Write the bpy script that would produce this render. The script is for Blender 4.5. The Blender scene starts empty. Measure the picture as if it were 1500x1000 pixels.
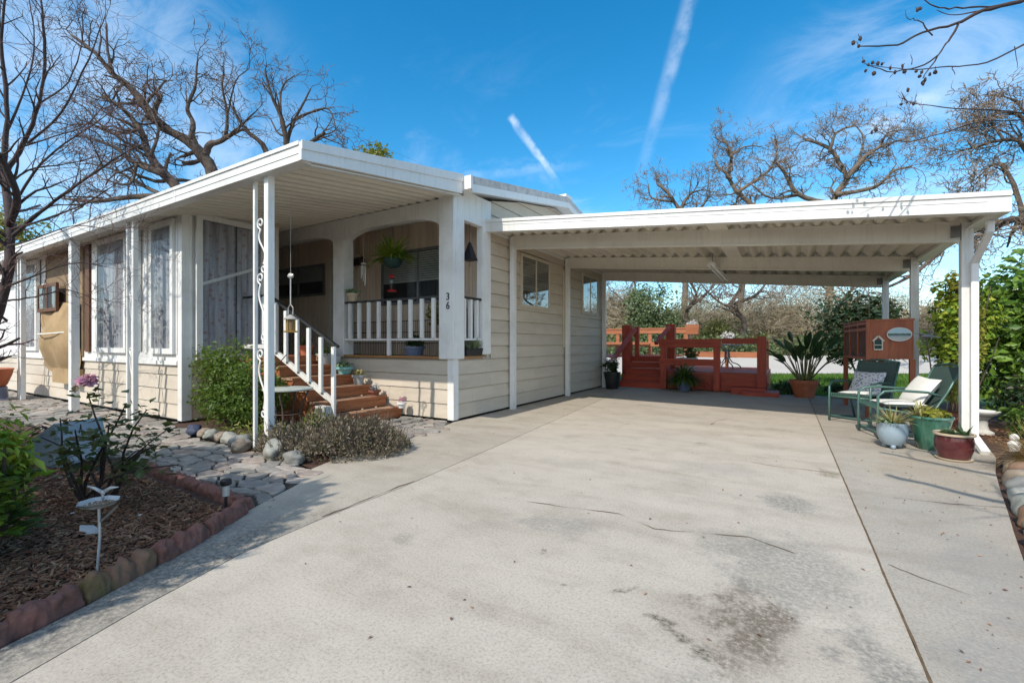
import bpy, bmesh, math, random
from mathutils import Vector, Matrix, noise

SC = bpy.context.scene
COL = SC.collection
PI = math.pi

# ------------------------------------------------------------------ camera constants
YAW = math.radians(31.0)
EYE = Vector((0, 0, 1.25))
FW = Vector((-math.sin(YAW), math.cos(YAW), 0)); RT = Vector((math.cos(YAW), math.sin(YAW), 0))
def P(px, py, d):
    """a point in the place seen at picture column px / row py, d metres in front of the camera"""
    return EYE + FW * d + RT * ((px - 750) / 666. * d) + Vector((0, 0, (503 - py) / 666. * d))

# ------------------------------------------------------------------ mesh builder
WM = {}
_ICO = {}
def ico(sub):
    if sub not in _ICO:
        bm = bmesh.new(); bmesh.ops.create_icosphere(bm, subdivisions=sub, radius=1.0)
        bm.verts.ensure_lookup_table()
        _ICO[sub] = ([v.co.copy() for v in bm.verts], [[v.index for v in f.verts] for f in bm.faces]); bm.free()
    return _ICO[sub]

class MB:
    def __init__(s): s.v = []; s.f = []; s.m = []; s.mi = 0
    def add(s, vs, fs):
        o = len(s.v); s.v.extend([tuple(v) for v in vs])
        for f in fs: s.f.append([i + o for i in f]); s.m.append(s.mi)
        return s
    def box(s, x0, y0, z0, x1, y1, z1):
        x0, x1 = min(x0, x1), max(x0, x1); y0, y1 = min(y0, y1), max(y0, y1); z0, z1 = min(z0, z1), max(z0, z1)
        return s.add([(x0,y0,z0),(x1,y0,z0),(x1,y1,z0),(x0,y1,z0),(x0,y0,z1),(x1,y0,z1),(x1,y1,z1),(x0,y1,z1)],
              [(0,3,2,1),(4,5,6,7),(0,1,5,4),(1,2,6,5),(2,3,7,6),(3,0,4,7)])
    def hexa(s, lo, hi):
        """box from four lower and four upper corners (both counter-clockwise from above)"""
        return s.add(list(lo) + list(hi), [(0,3,2,1),(4,5,6,7),(0,1,5,4),(1,2,6,5),(2,3,7,6),(3,0,4,7)])
    def bar(s, a, b, w, h, up=(0,0,1)):
        a = Vector(a); b = Vector(b); d = (b - a).normalized(); u = Vector(up)
        if abs(d.dot(u)) > .98: u = Vector((0,1,0))
        r = d.cross(u).normalized(); u = r.cross(d).normalized()
        q = []
        for p in (a, b):
            for i, j in ((-1,-1),(1,-1),(1,1),(-1,1)): q.append(p + r*(i*w/2) + u*(j*h/2))
        return s.add(q, [(0,3,2,1),(4,5,6,7),(0,1,5,4),(1,2,6,5),(2,3,7,6),(3,0,4,7)])
    def tube(s, pts, rad, n=6, cap=True, closed=False):
        pts = [Vector(p) for p in pts]; k = len(pts)
        if not isinstance(rad, (list, tuple)): rad = [rad]*k
        vs = []; prev = None
        for i, p in enumerate(pts):
            if closed: t = pts[(i+1) % k] - pts[i-1]
            else: t = pts[min(i+1, k-1)] - pts[max(i-1, 0)]
            if t.length < 1e-9: t = Vector((0,0,1))
            t.normalize()
            if prev is None:
                u = Vector((0,0,1)) if abs(t.z) < .9 else Vector((1,0,0))
                u = (u - t*u.dot(t)).normalized()
            else:
                u = prev - t*prev.dot(t)
                u = u.normalized() if u.length > 1e-6 else prev
            prev = u; w = t.cross(u)
            for j in range(n):
                a = 2*PI*j/n; vs.append(p + (u*math.cos(a) + w*math.sin(a))*rad[i])
        fs = []
        for i in range(k if closed else k-1):
            for j in range(n):
                a = i*n + j; b = i*n + (j+1) % n; c = ((i+1) % k)*n
                fs.append((a, b, c + (j+1) % n, c + j))
        if cap and not closed:
            fs.append(tuple(range(n-1, -1, -1))); fs.append(tuple((k-1)*n + j for j in range(n)))
        return s.add(vs, fs)
    def lathe(s, prof, cx, cy, z0=0, n=24, squash=1.0):
        vs = []
        for r, z in prof:
            for j in range(n):
                a = 2*PI*j/n; vs.append((cx + r*math.cos(a), cy + r*math.sin(a)*squash, z0 + z))
        fs = []
        for i in range(len(prof)-1):
            for j in range(n):
                fs.append((i*n+j, i*n+(j+1) % n, (i+1)*n+(j+1) % n, (i+1)*n+j))
        fs.append(tuple(range(n-1, -1, -1))); m = (len(prof)-1)*n; fs.append(tuple(m+j for j in range(n)))
        return s.add(vs, fs)
    def prism(s, poly, fn, t0, t1):
        """poly: 2D outline, fn(a, b, t) -> 3D point"""
        n = len(poly)
        vs = [fn(a, b, t0) for a, b in poly] + [fn(a, b, t1) for a, b in poly]
        fs = [tuple(range(n-1, -1, -1)), tuple(range(n, 2*n))] + [(i, (i+1) % n, n+(i+1) % n, n+i) for i in range(n)]
        return s.add(vs, fs)
    def blob(s, c, rx, ry, rz, seed=0, sub=2, amp=.12, rot=0, freq=1.3, zmin=None):
        V, Fc = ico(sub); vs = []; ca, sa = math.cos(rot), math.sin(rot)
        for v in V:
            k = 1 + amp*noise.noise(v*freq + Vector((seed*7.3, seed*3.1, seed)))*2
            x, y, z = v.x*rx*k, v.y*ry*k, v.z*rz*k
            if zmin is not None: z = max(z, zmin)
            vs.append((c[0] + x*ca - y*sa, c[1] + x*sa + y*ca, c[2] + z))
        return s.add(vs, Fc)
    def leaf(s, p, d, nrm, L, W, fold=.25):
        r = d.cross(nrm)
        if r.length < 1e-6: r = Vector((1,0,0))
        r.normalize(); u = r.cross(d).normalized()
        m = p + d*(L*.5)
        return s.add([p, m + r*W*.5 + u*(fold*W), p + d*L, m - r*W*.5 + u*(fold*W)], [(0,1,2),(0,2,3)])
    def blade(s, p, d, L, w, droop=.4, seg=4, curl=0):
        d = Vector(d).normalized(); p = Vector(p); vs = []
        side = d.cross(Vector((0,0,1)))
        if side.length < 1e-3: side = Vector((1,0,0))
        side.normalize()
        for i in range(seg+1):
            t = i/seg; ww = w*(1-t**1.8)*.5 if t < 1 else .0005
            ww = max(ww, .0005)
            vs += [p - side*ww, p + side*ww]
            d = (d + Vector((0,0,-droop/seg*(1+t)))).normalized(); p = p + d*(L/seg)
        return s.add(vs, [(2*i, 2*i+1, 2*i+3, 2*i+2) for i in range(seg)])
    def build(s, name, mat, parent=None, origin=None, smooth=False, bevel=0, label=None, local=False):
        me = bpy.data.meshes.new(name)
        o = bpy.data.objects.new(name, me); COL.objects.link(o)
        if parent is not None:
            M = WM[parent]; o.parent = parent; WM[o] = M
        else:
            M = Matrix.Translation(Vector(origin)) if origin is not None else Matrix.Identity(4)
            o.matrix_basis = M; WM[o] = M
        vs = s.v
        if not local and M != Matrix.Identity(4):
            inv = M.inverted(); vs = [tuple(inv @ Vector(v)) for v in s.v]
        me.from_pydata(vs, [], s.f)
        for m in (mat if isinstance(mat, (list, tuple)) else [mat]): me.materials.append(m)
        if any(s.m): me.polygons.foreach_set('material_index', s.m)
        if bevel:
            bm = bmesh.new(); bm.from_mesh(me)
            es = [e for e in bm.edges if len(e.link_faces) == 2 and e.calc_face_angle(0) > .6]
            bmesh.ops.bevel(bm, geom=es, offset=bevel, segments=2, affect='EDGES', clamp_overlap=True)
            bm.to_mesh(me); bm.free()
        if smooth:
            me.polygons.foreach_set('use_smooth', [True]*len(me.polygons))
            if smooth != 'all':
                try: me.set_sharp_from_angle(angle=math.radians(42))
                except Exception: pass
        if label: o['label'] = label
        return o

def thing(name, label, cat, loc, group=None, rotz=0, kind=None):
    o = bpy.data.objects.new(name, None); COL.objects.link(o); o.empty_display_size = .1
    o.location = loc; o.rotation_euler = (0, 0, rotz)
    WM[o] = Matrix.Translation(Vector(loc)) @ Matrix.Rotation(rotz, 4, 'Z')
    o['label'] = label; o['category'] = cat
    if group: o['group'] = group
    if kind: o['kind'] = kind
    return o
def tag(o, label, cat, group=None, kind=None):
    o['label'] = label; o['category'] = cat
    if group: o['group'] = group
    if kind: o['kind'] = kind
    return o
def struct(o, label=None):
    o['kind'] = 'structure'
    if label: o['label'] = label; o['category'] = o.name.split('.')[0].replace('_', ' ')
    return o

# ------------------------------------------------------------------ materials
def new_mat(name):
    m = bpy.data.materials.new(name); m.use_nodes = True
    nt = m.node_tree; return m, nt, nt.nodes['Principled BSDF']
def N(nt, t, **k):
    n = nt.nodes.new(t)
    for a, b in k.items(): setattr(n, a, b)
    return n
def ramp(nt, fac, stops):
    r = N(nt, 'ShaderNodeValToRGB'); e = r.color_ramp.elements
    while len(e) < len(stops): e.new(.5)
    for i, (p, c) in enumerate(stops): e[i].position = p; e[i].color = (*c, 1) if len(c) == 3 else c
    nt.links.new(fac, r.inputs[0]); return r.outputs[0]
def mixc(nt, fac, a, b, blend='MIX'):
    m = N(nt, 'ShaderNodeMix', data_type='RGBA', blend_type=blend)
    for s, v in ((0, fac), (6, a), (7, b)):
        if hasattr(v, 'is_linked'): nt.links.new(v, m.inputs[s])
        else: m.inputs[s].default_value = v if s == 0 else ((*v, 1) if len(v) == 3 else v)
    return m.outputs[2]
def coord(nt, scale=(1,1,1), which='Object', loc=(0,0,0)):
    t = N(nt, 'ShaderNodeTexCoord'); mp = N(nt, 'ShaderNodeMapping')
    mp.inputs['Scale'].default_value = scale; mp.inputs['Location'].default_value = loc
    nt.links.new(t.outputs[which], mp.inputs[0]); return mp.outputs[0]
def nz(nt, vec, scale, detail=5, rough=.6, dist=0):
    n = N(nt, 'ShaderNodeTexNoise'); n.inputs['Scale'].default_value = scale; n.inputs['Detail'].default_value = detail
    n.inputs['Roughness'].default_value = rough; n.inputs['Distortion'].default_value = dist
    nt.links.new(vec, n.inputs['Vector']); return n.outputs[0]
def math_(nt, op, a, b=0., c=None, clamp=False):
    n = N(nt, 'ShaderNodeMath', operation=op, use_clamp=clamp)
    for i, v in enumerate((a, b, c)):
        if v is None: continue
        if hasattr(v, 'is_linked'): nt.links.new(v, n.inputs[i])
        else: n.inputs[i].default_value = v
    return n.outputs[0]
def bumpn(nt, h, strength, dist=.01):
    b = N(nt, 'ShaderNodeBump'); b.inputs['Strength'].default_value = strength; b.inputs['Distance'].default_value = dist
    nt.links.new(h, b.inputs['Height']); return b.outputs[0]
def sc3(c, k): return tuple(min(1, x*k) for x in c)

def plain(name, col, rough=.5, var=.12, scale=6, bump=.15, bscale=60, metal=0, spec=.5, stretch=(1,1,1), dirt=None, dirt_amt=.0, streaks=0):
    m, nt, b = new_mat(name); v = coord(nt, stretch)
    c = ramp(nt, nz(nt, v, scale), [(.25, sc3(col, 1-var)), (.75, sc3(col, 1+var))])
    if dirt is not None:
        d = nz(nt, v, scale*.45, 8, .7)
        c = mixc(nt, math_(nt, 'MULTIPLY', ramp(nt, d, [(.5, (0,0,0)), (.72, (1,1,1))]), dirt_amt), c, dirt)
        if streaks: c = mixc(nt, math_(nt, 'MULTIPLY', ramp(nt, nz(nt, coord(nt, (9,9,.7)), 2.2, 6, .7), [(.52, (0,0,0)), (.78, (1,1,1))]), streaks), c, dirt)
    nt.links.new(c, b.inputs['Base Color'])
    r = N(nt, 'ShaderNodeMapRange'); nt.links.new(nz(nt, v, scale*3), r.inputs[0])
    r.inputs[3].default_value = max(.02, rough-.1); r.inputs[4].default_value = min(1, rough+.12)
    nt.links.new(r.outputs[0], b.inputs['Roughness'])
    b.inputs['Metallic'].default_value = metal; b.inputs['Specular IOR Level'].default_value = spec
    if bump: nt.links.new(bumpn(nt, nz(nt, v, bscale, 4), bump, .004), b.inputs['Normal'])
    return m

def wood(name, col, dark, rough=.6, axis='x', scale=1., spec=.4):
    m, nt, b = new_mat(name)
    st = {'x': (1.2, 14, 14), 'y': (14, 1.2, 14), 'z': (14, 14, 1.2)}[axis]
    v = coord(nt, tuple(q*scale for q in st))
    g = nz(nt, v, 1.6, 6, .65, .6)
    c = ramp(nt, g, [(.3, dark), (.55, col), (.8, sc3(col, 1.25))])
    v2 = coord(nt); big = nz(nt, v2, 1.7, 3)
    c = mixc(nt, math_(nt, 'MULTIPLY', big, .35), c, sc3(dark, .8))
    nt.links.new(c, b.inputs['Base Color']); b.inputs['Roughness'].default_value = rough; b.inputs['Specular IOR Level'].default_value = spec
    nt.links.new(bumpn(nt, g, .35, .004), b.inputs['Normal']); return m

def leafmat(name, cols, trans=.25, rough=.5, spec=.35):
    m, nt, b = new_mat(name); g = N(nt, 'ShaderNodeNewGeometry')
    n = len(cols); c = ramp(nt, g.outputs['Random Per Island'], [(i/(max(1, n-1)), k) for i, k in enumerate(cols)])
    nt.links.new(c, b.inputs['Base Color']); b.inputs['Roughness'].default_value = rough; b.inputs['Specular IOR Level'].default_value = spec
    t = N(nt, 'ShaderNodeBsdfTranslucent'); nt.links.new(mixc(nt, .5, c, (.35, .4, .06), 'MIX'), t.inputs[0])
    mx = N(nt, 'ShaderNodeMixShader'); mx.inputs[0].default_value = trans
    nt.links.new(b.outputs[0], mx.inputs[1]); nt.links.new(t.outputs[0], mx.inputs[2])
    nt.links.new(mx.outputs[0], nt.nodes['Material Output'].inputs[0]); return m

def board_tint(m, amt=.1):
    nt = m.node_tree; b = nt.nodes['Principled BSDF']; src = b.inputs['Base Color'].links[0].from_socket; g = N(nt, 'ShaderNodeNewGeometry')
    k = ramp(nt, g.outputs['Random Per Island'], [(0, (1-amt,)*3), (1, (1,1,1))]); nt.links.new(mixc(nt, 1., src, k, 'MULTIPLY'), b.inputs['Base Color'])

def islands(name, cols, rough=.8, bump=.4, bscale=30, vscale=8, vamt=.35, spec=.3, interp=None):
    m, nt, b = new_mat(name); g = N(nt, 'ShaderNodeNewGeometry'); n = len(cols)
    c = ramp(nt, g.outputs['Random Per Island'], [(i/(max(1, n-1)), k) for i, k in enumerate(cols)])
    v = coord(nt); q = nz(nt, v, vscale, 6, .65)
    c = mixc(nt, vamt, c, ramp(nt, q, [(.3, (.18,.18,.18)), (.7, (1,1,1))]), 'MULTIPLY')
    nt.links.new(c, b.inputs['Base Color']); b.inputs['Roughness'].default_value = rough; b.inputs['Specular IOR Level'].default_value = spec
    if bump: nt.links.new(bumpn(nt, nz(nt, v, bscale, 5), bump, .008), b.inputs['Normal'])
    return m

def glassmat(name, tint=(.9,.93,.95), refl=.0, rough=.0, ior=1.5):
    m, nt, b = new_mat(name)
    t = N(nt, 'ShaderNodeBsdfTransparent'); t.inputs[0].default_value = (*tint, 1)
    g = N(nt, 'ShaderNodeBsdfGlossy'); g.inputs['Roughness'].default_value = rough; g.inputs[0].default_value = (1,1,1,1)
    fr = N(nt, 'ShaderNodeFresnel'); fr.inputs[0].default_value = ior
    v = coord(nt); nt.links.new(bumpn(nt, nz(nt, v, 1.1, 2), .08, .02), g.inputs['Normal'])
    mx = N(nt, 'ShaderNodeMixShader'); ge = N(nt, 'ShaderNodeNewGeometry'); nt.links.new(math_(nt, 'MULTIPLY', math_(nt, 'ADD', fr.outputs[0], refl, clamp=True), math_(nt, 'SUBTRACT', 1., ge.outputs['Backfacing'])), mx.inputs[0])
    nt.links.new(t.outputs[0], mx.inputs[1]); nt.links.new(g.outputs[0], mx.inputs[2])
    nt.links.new(mx.outputs[0], nt.nodes['Material Output'].inputs[0]); return m

M = {}
M['white'] = plain('white_paint', (.78,.78,.76), .45, .05, 3, .08, 40, dirt=(.42,.39,.34), dirt_amt=.4, streaks=.45)
M['alum'] = plain('white_aluminium', (.74,.74,.72), .38, .05, 2, .05, 30, dirt=(.42,.39,.33), dirt_amt=.35, streaks=.5)
M['pan'] = plain('roof_pan_aluminium', (.70,.67,.585), .45, .07, 2.5, .05, 30, stretch=(1,.25,1), dirt=(.38,.35,.29), dirt_amt=.55)
M['siding'] = plain('beige_siding', (.60,.528,.432), .6, .07, 1.5, .35, 26, stretch=(1,1,5), dirt=(.40,.35,.28), dirt_amt=.45, streaks=.3)
M['panel'] = plain('brown_panelling', (.70,.56,.44), .6, .12, 3, .15, 40, stretch=(4,4,.5))
M['cpan'] = plain('carport_pan_aluminium', (.63,.59,.50), .5, .1, 2.5, .05, 30, stretch=(1,.25,1), dirt=(.3,.26,.19), dirt_amt=.6)
M['beam'] = plain('carport_beam_paint', (.70,.665,.585), .45, .05, 2, .05, 30, dirt=(.42,.38,.31), dirt_amt=.4, streaks=.4)
M['roof'] = plain('grey_roof_coating', (.5,.48,.46), .8, .25, 9, .5, 40, dirt=(.25,.23,.21), dirt_amt=.7)
M['black'] = plain('black_metal', (.02,.02,.022), .4, .2, 6, .05)
M['dark'] = plain('dark_interior', (.012,.013,.016), .8, .2, 2, 0)
M['blind'] = plain('cream_blind', (.55,.53,.46), .5, .08, 4, .05)
M['shade'] = plain('roller_shade', (.42,.40,.37), .8, .1, 3, .05)
M['glass'] = glassmat('window_glass', (.85,.88,.9), .04)
M['glass_soft'] = glassmat('matte_window_glass', (.93,.94,.95), .0, .0, 1.22)
M['glass_dark'] = glassmat('reflecting_glass', (.75,.78,.8), .14)
M['cream'] = plain('cream_trim', (.62,.58,.48), .5, .06, 4, .05)
M['screen'] = plain('insect_screen', (.05,.048,.045), .8, .2, 40, 0)
M['step_front'] = wood('weathered_redwood', (.56,.21,.085), (.27,.08,.035), .55, 'y', 1.)
M['step_top'] = wood('worn_tread', (.44,.3,.21), (.28,.12,.06), .65, 'y', 1.)
M['sill'] = wood('orange_sill_board', (.42,.22,.08), (.25,.11,.04), .55, 'x')
M['redwood'] = wood('red_stained_deck', (.54,.085,.04), (.33,.045,.025), .5, 'x', .8)
M['redpost'] = wood('red_stained_post', (.52,.08,.04), (.31,.043,.024), .5, 'z', .8)
M['orangewood'] = wood('orange_stained_rail', (.47,.19,.095), (.33,.115,.055), .55, 'x', .8)
M['hutch'] = wood('hutch_red_plywood', (.42,.135,.065), (.27,.075,.038), .6, 'z', .6)
M['terracotta'] = plain('terracotta', (.45,.135,.06), .75, .15, 8, .2, 50, dirt=(.5,.36,.28), dirt_amt=.4)
M['terra_dark'] = plain('rusty_brown_clay', (.2,.07,.045), .7, .2, 8, .3, 50)
M['edging'] = plain('red_concrete_edging', (.23,.10,.078), .95, .35, 14, 1.4, 30, dirt=(.06,.042,.03), dirt_amt=1., streaks=.4)
M['edging_moss'] = plain('mossy_concrete_edging', (.2,.11,.07), .9, .3, 7, .9, 45, dirt=(.07,.085,.01), dirt_amt=1.)
M['edging_rust'] = plain('rusty_concrete_edging', (.33,.15,.06), .85, .3, 7, .9, 45, dirt=(.09,.06,.03), dirt_amt=.8)
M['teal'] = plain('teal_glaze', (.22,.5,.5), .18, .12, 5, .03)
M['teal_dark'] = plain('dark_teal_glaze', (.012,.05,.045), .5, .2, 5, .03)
M['greypot'] = plain('grey_pot', (.33,.34,.34), .55, .12, 6, .1)
M['bluepot'] = plain('pale_blue_glaze', (.27,.345,.40), .2, .15, 4, .03, dirt=(.15,.2,.25), dirt_amt=.6)
M['greenpot'] = plain('green_glaze', (.035,.13,.085), .12, .4, 5, .03, stretch=(1,1,.25), dirt=(.22,.36,.28), dirt_amt=.7)
M['maroon'] = plain('maroon_glaze', (.085,.022,.024), .08, .3, 4, .02, dirt=(.2,.08,.06), dirt_amt=.4)
M['rim'] = plain('cream_rim', (.5,.4,.28), .35, .15, 10, .05)
M['blackpot'] = plain('black_plastic', (.018,.018,.02), .45, .2, 6, .05)
M['slateblue'] = plain('slate_blue_plastic', (.12,.15,.24), .45, .12, 3, .05)
M['chair'] = plain('green_painted_steel', (.075,.155,.13), .35, .12, 8, .05, metal=.2)
M['sling'] = plain('dark_green_sling', (.05,.085,.075), .7, .2, 60, .3, 200)
M['linen'] = plain('white_cushion', (.72,.71,.67), .9, .06, 5, .3, 90)
M['iron'] = plain('rusty_iron', (.10,.065,.05), .75, .4, 14, .4, 60)
M['tabletop'] = plain('verdigris_top', (.4,.44,.41), .6, .25, 6, .2, dirt=(.18,.14,.1), dirt_amt=.7)
M['block'] = plain('pale_cinder_block', (.55,.54,.5), .9, .15, 8, .6, 40)
M['soil'] = plain('potting_soil', (.05,.035,.025), .95, .4, 30, .8, 50)
M['plastic_red'] = plain('red_plastic', (.5,.02,.03), .25, .1, 6, 0)
M['plastic_clear'] = glassmat('clear_plastic', (.85,.88,.9), .05)
M['seed'] = plain('bird_seed', (.28,.18,.09), .9, .5, 60, .8, 90)
M['brass'] = plain('brass', (.55,.36,.1), .35, .15, 8, .05, metal=.7)
M['pewter'] = plain('pale_pewter', (.5,.5,.49), .45, .2, 10, .2, metal=.3)
M['galv'] = plain('weathered_metal', (.2,.2,.2), .5, .3, 10, .2, metal=.5)
M['bell'] = plain('dark_bell', (.035,.035,.045), .5, .2, 8, .1, metal=.5)
M['lampwhite'] = plain('fixture_white', (.8,.8,.77), .35, .04, 3, 0)
M['cord'] = plain('grey_cord', (.15,.14,.13), .8, .1, 8, 0)
M['conduit'] = plain('beige_conduit', (.56,.5,.4), .55, .06, 4, .05)

M['bark_oak'] = plain('oak_bark', (.07,.05,.038), .9, .4, 3, .9, 14, dirt=(.17,.14,.12), dirt_amt=.6)
M['bark_pale'] = plain('pale_oak_bark', (.16,.125,.095), .9, .35, 3, .9, 14, dirt=(.06,.045,.035), dirt_amt=.7)
M['twig_pale'] = islands('pale_twigs', [(.17,.13,.095), (.26,.205,.155), (.12,.09,.068)], .9, 0, vamt=0)
M['twig_oak'] = islands('oak_twigs', [(.10,.07,.056), (.165,.118,.094), (.07,.048,.04)], .9, 0, vamt=0)
M['bark_red'] = plain('purple_brown_bark', (.045,.028,.025), .8, .4, 5, .6, 30)
M['twig_red'] = islands('purple_twigs', [(.10,.055,.055), (.16,.09,.085), (.07,.04,.04)], .8, 0, vamt=0)
M['thicket'] = islands('dry_thicket', [(.28,.225,.15), (.43,.36,.26), (.16,.13,.085), (.34,.27,.18), (.2,.175,.1)], .95, 0, vamt=0)
M['thicket_far'] = islands('far_brush', [(.24,.205,.14), (.17,.175,.09), (.34,.29,.21), (.11,.12,.06), (.26,.2,.14)], .95, 0, vamt=0)
M['leaf_mid'] = leafmat('leaf_mid', [(.035,.085,.012), (.07,.14,.02), (.11,.18,.03), (.025,.06,.012)])
M['leaf_shrub'] = leafmat('leaf_shrub', [(.04,.095,.012), (.08,.16,.02), (.13,.205,.03), (.028,.062,.012)], .3)
M['leaf_lime'] = leafmat('leaf_lime', [(.13,.27,.02), (.26,.37,.035), (.42,.46,.06), (.06,.14,.015)], .3)
M['leaf_yellow'] = leafmat('leaf_yellow', [(.22,.24,.03), (.32,.3,.04), (.13,.17,.025), (.4,.33,.06)], .3)
M['leaf_dark'] = leafmat('leaf_dark', [(.012,.032,.014), (.022,.05,.02), (.03,.065,.022), (.05,.03,.02)], .15)
M['leaf_gloss'] = leafmat('leaf_camellia', [(.055,.12,.016), (.10,.20,.026), (.18,.30,.04), (.035,.08,.014)], .25, .3, .5)
M['leaf_far'] = leafmat('leaf_far', [(.07,.12,.045), (.12,.17,.07), (.17,.21,.10), (.045,.08,.035)], .2)
M['leaf_olive'] = leafmat('leaf_olive', [(.10,.125,.03), (.17,.18,.05), (.07,.095,.025), (.2,.19,.07)], .2)
M['leaf_rose'] = leafmat('leaf_rose', [(.03,.055,.022), (.055,.09,.03), (.08,.10,.03), (.1,.065,.035)], .2)
M['leaf_strap'] = leafmat('leaf_strap', [(.022,.05,.018), (.035,.075,.026), (.05,.10,.035)], .15, .35, .5)
M['stalk'] = leafmat('pale_stalk', [(.2,.2,.09), (.3,.26,.13), (.14,.16,.06)], .1)
M['succulent'] = leafmat('succulent', [(.16,.26,.15), (.26,.36,.2), (.1,.2,.1), (.36,.3,.12)], .1)
M['spiky'] = leafmat('spiky_pale', [(.42,.4,.17), (.55,.48,.25), (.25,.28,.09), (.35,.22,.1)], .2)
M['fern'] = leafmat('fern', [(.08,.2,.02), (.15,.3,.03), (.26,.36,.05), (.3,.3,.05)], .3)
M['dry'] = leafmat('dry_lavender', [(.17,.135,.095), (.28,.23,.175), (.10,.085,.055), (.36,.31,.25), (.10,.105,.04), (.22,.17,.15)], .1, .9, .1)
M['drygreen'] = leafmat('half_green', [(.15,.2,.04), (.22,.27,.06), (.28,.24,.11)], .2, .8, .1)
M['strawgrass'] = leafmat('straw_grass', [(.34,.22,.1), (.46,.32,.16), (.25,.15,.07)], .15, .9, .1)
M['heather'] = leafmat('heather', [(.24,.16,.16), (.33,.24,.24), (.16,.1,.09)], .1, .9, .1)
M['petal_pink'] = leafmat('pink_petal', [(.7,.3,.45), (.8,.45,.58), (.62,.22,.38)], .3)
M['petal_white'] = leafmat('white_petal', [(.75,.72,.7), (.6,.56,.55)], .2)
M['grass'] = leafmat('lawn_blade', [(.05,.13,.014), (.085,.19,.02), (.13,.23,.035)], .3)
M['stone'] = [plain('river_stone_'+n, c, .65, .3, 7, .7, 40, dirt=sc3(c, .45), dirt_amt=.8) for n, c in
              (('blue', (.15,.17,.185)), ('grey', (.22,.22,.205)), ('tan', (.25,.2,.15)), ('pale', (.30,.30,.265)), ('rust', (.2,.12,.075)), ('cobalt', (.035,.045,.09)))]
M['flag'] = islands('flagstone', [(.36,.335,.30), (.46,.43,.385), (.30,.285,.265), (.42,.34,.29), (.52,.48,.43)], .85, .9, 22, 9, .55)
M['mortar'] = plain('dark_mortar', (.04,.035,.03), .95, .3, 20, .6, 60)
M['chips'] = islands('bark_chips', [(.17,.075,.045), (.3,.155,.085), (.08,.038,.026), (.4,.25,.15), (.13,.058,.036), (.22,.105,.06)], .9, 0, vamt=0)
M['mulch'] = plain('mulch_soil', (.07,.036,.024), .95, .5, 30, 1., 60)
M['soilground'] = plain('dry_ground', (.16,.13,.085), .95, .3, .6, .5, 12, dirt=(.08,.10,.03), dirt_amt=.8)
M['lawn'] = plain('lawn_soil', (.05,.10,.02), .95, .3, 3, .5, 40)
M['road'] = plain('pale_road', (.50,.46,.41), .85, .06, .8, .3, 60)
M['burlap'] = plain('burlap', (.36,.25,.13), .95, .2, 3, .7, 220, dirt=(.22,.14,.07), dirt_amt=.6)
M['tan_panel'] = plain('tan_backing', (.25,.175,.105), .9, .2, 3, .6, 120, dirt=(.14,.095,.06), dirt_amt=.6)
M['brownwood'] = wood('brown_wood', (.16,.075,.04), (.08,.035,.02), .6, 'z')
M['crack'] = plain('dark_joint', (.13,.085,.045), .95, .4, 20, 0)

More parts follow.
